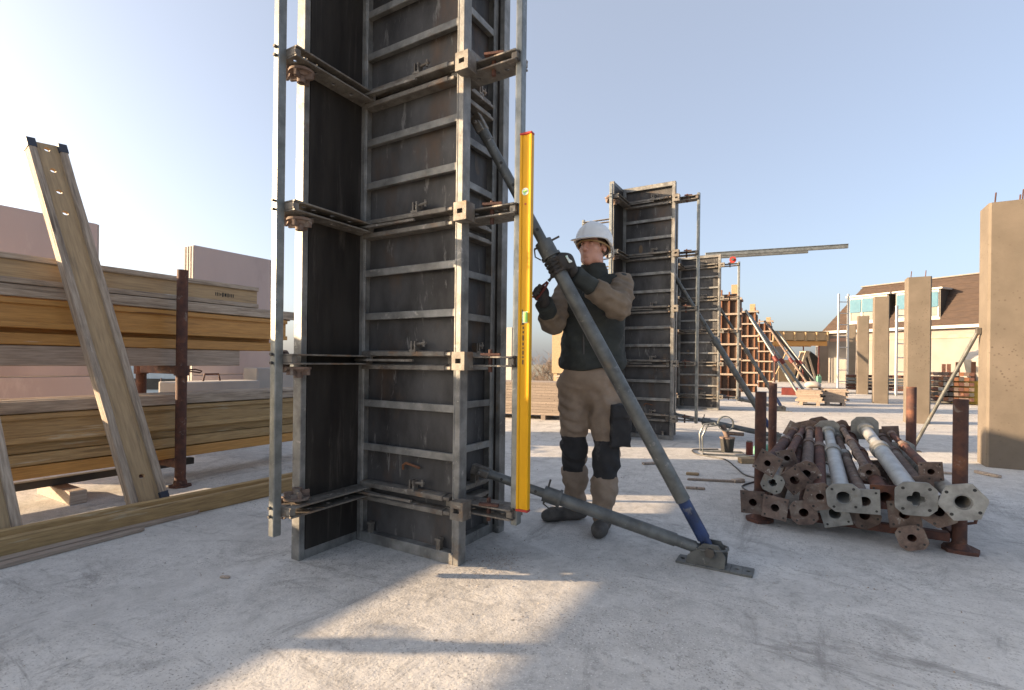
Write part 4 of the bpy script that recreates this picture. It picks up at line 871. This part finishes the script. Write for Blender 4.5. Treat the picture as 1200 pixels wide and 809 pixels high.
# far racks of props
t = thing('prop_rack', 'far rack of dark tubes between the second and third columns', 'rack', (5.1, 21.5, 0), 0, 'far racks of tubes')
for s in (-1.3, 1.3):
    for y in (-.4, .4): m = MB(); m.box(s-.05, s+.05, y-.05, y+.05, 0, 1.15); m.build('post', 'rust', t)
for k in range(40):
    r_, c_ = divmod(k, 8); m = MB(); m.tube((-1.7, -.32+c_*.09+(.04 if r_ % 2 else 0), .18+r_*.12), (1.7+random.uniform(-.1, .1), -.32+c_*.09+(.04 if r_ % 2 else 0), .18+r_*.12), .045, n=8); m.build('tube', random.choice(['dark', 'rust', 'galv', 'dark']), t, smooth=True)
t = thing('prop_rack', 'far rack of rusty props with red collars, left of the leaning brown brace', 'rack', (5.65, 17.6, 0), 0, 'far racks of tubes')
for s in (-.5, .5):
    for y in (-.9, .9): m = MB(); m.box(s-.045, s+.045, y-.045, y+.045, 0, 1.2); m.build('post', 'frust', t)
for k in range(48):
    r_, c_ = divmod(k, 8); x = -.38+c_*.11; z = .15+r_*.14; m = MB(); m.tube((x, -1.2+random.uniform(-.1, .1), z), (x, 1.2, z), .035, n=8); m.box(x-.05, x+.05, -1.31, -1.30, z-.05, z+.05); m.build('prop', random.choice(['rust', 'rustplate', 'frust', 'dark', 'galvplate']), t)
t = thing('mortar_tub', 'worn yellow mortar tub beyond the leaning brown brace', 'tub', (6.35, 17.0, 0)); m = MB()
m.prism([(.62*math.cos(a), .5*math.sin(a)) for a in [2*math.pi*i/20 for i in range(20)]], (0, 0, .02), (1, 0, 0), (0, 1, 0), (0, 0, .02))
n_ = 20; vs = []; fs = []
for r_, z in ((.52, .02), (.66, .62), (.70, .62), (.70, .66), (.62, .66), (.48, .06)): vs += [(r_*math.cos(2*math.pi*i/n_), r_*.8*math.sin(2*math.pi*i/n_), z) for i in range(n_)]
for k in range(5): fs += [(k*n_+i, k*n_+(i+1) % n_, (k+1)*n_+(i+1) % n_, (k+1)*n_+i) for i in range(n_)]
m.add(vs, fs); m.build('shell', 'tub', t, smooth=True)
t = thing('cement_mixer', 'grey mixer drum and hopper behind the yellow tub', 'mixer', (6.9, 18.6, 0)); m = MB(); m.tube((0, 0, .75), (-.35, -.25, 1.45), .5, .33, 18); m.tube((0, 0, .75), (.15, .1, .45), .5, .3, 18); m.build('drum', 'conpale', t, smooth=True)
m = MB(); [m.tube((sx*.45, sy*.4, 0), (sx*.2, sy*.2, .75), .04, n=8) for sx in (-1, 1) for sy in (-1, 1)]; m.build('stand', 'dark', t)
# board piles
def boards(label, loc, rz, L, n, wd, rows, matn, th=.045, group='board piles'):
    t = thing('board_pile', label, 'boards', loc, rz, group); z = .085
    for s in (-.35, .35): m = MB(); m.box(s*L-.04, s*L+.04, -wd*n/2, wd*n/2, 0, .082); m.build('bearer', 'plank', t)
    for r_ in range(rows):
        for k in range(n):
            j = random.uniform(-.06, .06); m = MB(); m.box(-L/2+j, L/2+j, -wd*n/2+k*wd+.004, -wd*n/2+(k+1)*wd-.004, z, z+th-.004); m.build('board', matn, t)
        z += th
    return t
boards('low pile of grey boards in front of the deck table', (2.22, 13.6, 0), .0, .55, 5, .12, 7, 'plank')
boards('second low pile of grey boards, right beside the first', (2.80, 13.9, 0), .05, .5, 5, .12, 8, 'plank')
t = thing('cement_sack', 'pale folded sack on the grey boards', 'sack', (2.3, 13.6, .40)); 
nmesh('sack_body', lambda P: ell(P, (0, 0, .13), (.19, .15, .10))+folds(P, .02, 12, 41), (-.3, -.3, -.05), (.3, .3, .3), .02, 'conpale', t)
boards('pile of weathered boards behind the yellow level', (-2.9, 6.3, 0), .25, 2.6, 4, .2, 12, 'plank', .05)
boards('pile of thin boards farther back, seen left of the worker', (-3.4, 8.6, 0), .2, 3.0, 3, .2, 9, 'wgrey', .05)
t = thing('form_panel_stand', 'pale plywood form panel on a timber stand left of the worker', 'panel', far(1.85, 15.0), 0)
m = MB(); m.box(-.75, .75, 0, .04, .72, 2.35); m.build('sheet', 'wpale', t)
for x in (-.65, .6): m = MB(); m.box(x-.06, x+.06, .04, .16, 0, 2.3); m.build('post', 'wpale', t)
m = MB(); m.box(-.8, .9, -.15, .45, .0, .10); m.build('base', 'wpale', t); m = MB(); m.box(-.55, .8, -.1, .4, .101, .6); m.build('crate', 'plank', t); m = MB(); m.box(-.6, .85, -.15, .45, .601, .66); m.build('shelf', 'wgrey', t)
for (x, y, h, w_, lab) in ((-5.9, 11.9, 2.1, .5, 'pale concrete element far behind the front form'), (-4.0, 2.45, .93, .3, 'small pale concrete block near the pink wall end')):
    t = thing('concrete_block', lab, 'block', (x, y, 0), 0, 'pale concrete blocks'); m = MB(); m.box(-w_/2, w_/2, -.6, .6, 0, h); m.build('cast_body', 'conpale', t, bevel=.01); m = MB(); m.sweep([(0, -.1, h-.01), (0, -.08, h+.08), (0, .08, h+.08), (0, .1, h-.01)], .012, 6); m.build('lifting_loop', 'rust', t)
t = thing('concrete_block', 'long low pale concrete block right of the rusty rack post', 'block', (-3.85, 1.28, 0), 0, 'pale concrete blocks'); m = MB(); m.box(-.2, .2, -.48, .48, 0, .78); m.build('cast_body', 'conpale', t, bevel=.01); m = MB(); m.sweep([(0, -.1, .77), (0, -.08, .86), (0, .08, .86), (0, .1, .77)], .012, 6); m.build('lifting_loop', 'rust', t)
# office building left, far below deck level
ob = cthing('office_building', 'blue grey office block with window bands seen between the beam stacks', 'building', -28, 42, -8)
m = MB(); m.box(-9, 5.5, 0, 9, 0, 8.75); m.build('wall', 'bwall', ob)
for z in (6.4, 3.4):
    for k in range(11): m = MB(); m.box(-8.7+k*1.3, -7.55+k*1.3, -.05, .02, z, z+.9); f = m.build('window', 'glass', ob); m = MB(); m.box(-8.7+k*1.3-.06, -8.7+k*1.3-.001, -.09, .02, z-.05, z+.95); m.build('frame', 'brick', f)
# bare trees
def bare_tree(label, x, d, h, seed, spread=.55):
    r_ = random.Random(seed); t = cthing('bare_tree', label, 'tree', x, d, -8, 'bare trees beyond the slab')
    tr = MB(); cr = MB()
    def grow(p, dr, L, rad, lev):
        q = p+dr*L; (tr if lev < 2 else cr).tube(p, q, rad, rad*.7, 6 if lev < 2 else 3, caps=False)
        if lev >= 6: return
        for k in range(3 if lev < 5 else 4):
            v = Vector((r_.gauss(0, 1), r_.gauss(0, 1), r_.gauss(.35, .7))).normalized(); nd = (dr*(1-spread)+v*spread+Vector((0, 0, .12))).normalized()
            grow(p+dr*L*r_.uniform(.55, 1), nd, L*r_.uniform(.62, .82), max(rad*.6, .012), lev+1)
    grow(Vector((0, 0, 0)), Vector((0, 0, 1)), h*.3, h*.018, 0)
    tr.build('trunk', 'bark', t); cr.build('crown', 'bark', t)
for i, (x, d, h, lab) in enumerate(((-15.5, 36, 9.6, 'bare tree seen between the left post and the formwork'), (.2, 48, 12.2, 'bare tree just left of the yellow level'), (2.6, 50, 12.6, 'bare tree right of the yellow level'), (4.6, 47, 11.6, 'bare tree behind the plywood panel stand'), (-2.2, 52, 12.0, 'bare tree hidden mostly by the front formwork'), (24.0, 44, 11.6, 'bare tree above the timber deck table'), (22.0, 41, 9.6, 'bare tree seen under the timber deck'))):
    bare_tree(lab, x, d, h, 50+i)
# ------------------------------------------------------------------ tools and small things on the slab
t = thing('hose_reel_frame', 'small wire frame stand with a dark bucket on the slab', 'stand', (1.42, 4.25, 0), .3)
m = MB(); m.sweep([(-.26, -.12, .015), (-.27, -.12, .22), (-.22, -.12, .33), (-.12, -.12, .35), (-.1, .12, .35), (-.22, .12, .33), (-.27, .12, .22), (-.26, .12, .015), (.2, .13, .015), (.22, -.13, .015)], .011, 8, True); m.build('wire_frame', 'galv', t, smooth=True)
m = MB(); m.tube((.02, 0, .035), (.02, 0, .19), .065, .08, 18); m.build('bucket', 'black', t, smooth=True); m = MB(); m.tube((.02, 0, .19), (.02, 0, .205), .085, n=18); m.tube((.02, 0, .205), (-.03, .02, .34), .03, n=10); m.tube((.0, 0, .25), (.2, .03, .24), .022, n=10); m.build('pump_head', 'rustplate', t, smooth=True)
m = MB(); m.pipe((.0, -.03, .36), (.0, .03, .36), .09, .078, 16); m.build('hose_ring', 'galv', t, smooth=True)
t = thing('red_can', 'small red can beside the wire frame stand', 'can', (1.66, 4.40, 0)); m = MB(); m.tube((0, 0, 0), (0, 0, .15), .038, n=14); m.build('can', 'redpaint', t, smooth=True); m = MB(); m.tube((0, 0, .15), (0, 0, .165), .028, n=12); m.build('lid', 'galv', t)
t = thing('green_power_tool', 'green and grey power tool beside the rusty pallet posts', 'tool', (1.86, 4.15, 0), .5); m = MB(); m.box(-.13, .1, -.07, .07, .03, .17); m.build('housing', 'green', t, bevel=.03); m = MB(); m.tube((.1, 0, .11), (.26, 0, .09), .045, .03, 12); m.sweep([(-.1, 0, .16), (-.08, 0, .24), (.03, 0, .25), (.07, 0, .17)], .016, 8); m.build('handle', 'galv', t, smooth=True); m = MB(); m.box(-.16, .14, -.09, .09, 0, .028); m.build('base', 'black', t, bevel=.006)
t = tag((lambda mm: (mm.box(-.11, .11, -.05, .05, 0, .055), mm.build('timber_block', 'wpale', None, bevel=.004))[1])(MB()), 'pale offcut of wood in front of the red can', 'block'); t.location = (1.72, 3.85, .001); t.rotation_euler = (0, 0, .5)
def cord(label, pts, r): 
    m = MB(); P = [Vector(p) for p in pts]; out = []
    for i in range(len(P)-1):
        a, b, c, d = P[max(i-1, 0)], P[i], P[i+1], P[min(i+2, len(P)-1)]
        for k in range(8): u = k/8; out.append(.5*((2*b)+(c-a)*u+(2*a-5*b+4*c-d)*u*u+(3*b-a-3*c+d)*u**3))
    out.append(P[-1]); m.sweep(out, r, 6); o = m.build('cable', 'cable', None, smooth=True); return tag(o, label, 'cable')
cord('thin dark cable looping from the stand to the prop pile', [(1.3, 4.55, .008), (1.05, 4.35, .008), (1.15, 4.05, .008), (1.45, 3.9, .008), (1.62, 3.5, .008), (1.75, 3.15, .008), (1.92, 3.02, .008), (1.83, 2.85, .008), (1.78, 2.62, .008), (1.93, 2.35, .008)], .007)
def scrap(label, x, y, L, w_, h, rz, matn='plank'):
    m = MB(); m.prism([(-L/2, -w_/2), (L*.42, -w_*.45), (L/2, w_*.2), (L*.3, w_/2), (-L*.46, w_*.42)], (0, 0, 0), (1, 0, 0), (0, 1, 0), (0, 0, h)); o = tag(m.build('scrap_piece', matn, None, bevel=h*.2), label, 'scrap', 'scraps on the slab'); o.location = (x, y, .001); o.rotation_euler = (0, 0, rz)
scrap('tiny brown wood chip on the slab left of the front form', -.12, -.70, .05, .018, .01, .4)
scrap('wooden wedge lying behind the brace foot', 1.45, 2.35, .16, .03, .02, .3)
scrap('long splinter of wood left of the prop pile', 1.55, 2.75, .5, .035, .018, .35)
scrap('flat wood offcut beside the long splinter', 1.72, 2.85, .14, .06, .025, 1.0)
scrap('short wood offcut behind the worker', .85, 3.2, .22, .06, .02, .8)
scrap('pale wood offcut near the long splinter', 1.32, 2.9, .12, .04, .025, .2, 'wpale')
scrap('dark offcut on the slab before the right column', 3.35, 4.35, .4, .03, .02, .1)
scrap('stick lying near the right column foot', 3.75, 4.5, .25, .04, .03, 2.2)
# crumbs of concrete and grit: nobody could count them
r_ = random.Random(3)
def crumb(m, x, y, sz):
    vs = [Vector((r_.gauss(0, 1), r_.gauss(0, 1), r_.gauss(0, .6))).normalized()*sz*r_.uniform(.6, 1.2) for _ in range(4)]
    m.add([(x+v.x, y+v.y, max(v.z+sz*.5, .0)) for v in vs], [(0, 1, 2), (0, 3, 1), (0, 2, 3), (1, 3, 2)])
spots_ = [(r_.uniform(-1.5, 3.4), r_.uniform(-1.4, 4.2), r_.uniform(.1, .45)) for _ in range(26)]
for nm, matn, cnt, lab in (('concrete_crumbs', 'conpale', 2600, 'grit and concrete crumbs scattered over the slab'), ('dark_grit', 'plank', 1900, 'dark grit and wood dust scattered over the slab')):
    cr = MB()
    for _ in range(cnt):
        if r_.random() < .55: sx, sy, sr = r_.choice(spots_); x, y = r_.gauss(sx, sr), r_.gauss(sy, sr)
        else: x, y = r_.uniform(-2.2, 3.6), r_.uniform(-1.6, 4.5)
        crumb(cr, x, y, r_.choice([.0015, .002, .0025, .003, .004, .006]))
    for _ in range(350): crumb(cr, .85+r_.gauss(0, .09), .16+r_.gauss(0, .10), r_.uniform(.002, .006))
    for _ in range(260): crumb(cr, r_.uniform(-6, 8), r_.uniform(4, 16), r_.uniform(.006, .018))
    o = cr.build(nm, matn); o['kind'] = 'stuff'; o['label'] = lab
# red and white odds and ends by the far forms
for i, (x, y, lab) in enumerate(((1.6, 18.2, 'red plastic crate between the far braces'),)):
    t = thing('crate', lab, 'crate', (x, y, 0), .3*i, 'red crates by the far forms')
    for (a, b, c, d) in ((-.25, .25, -.18, -.165), (-.25, .25, .165, .18), (-.25, -.235, -.164, .164), (.235, .25, -.164, .164)): m = MB(); m.box(a, b, c, d, .02, .25); m.build('side', 'redpaint', t)
    m = MB(); m.box(-.25, .25, -.18, .18, 0, .018); m.build('bottom', 'redpaint', t)
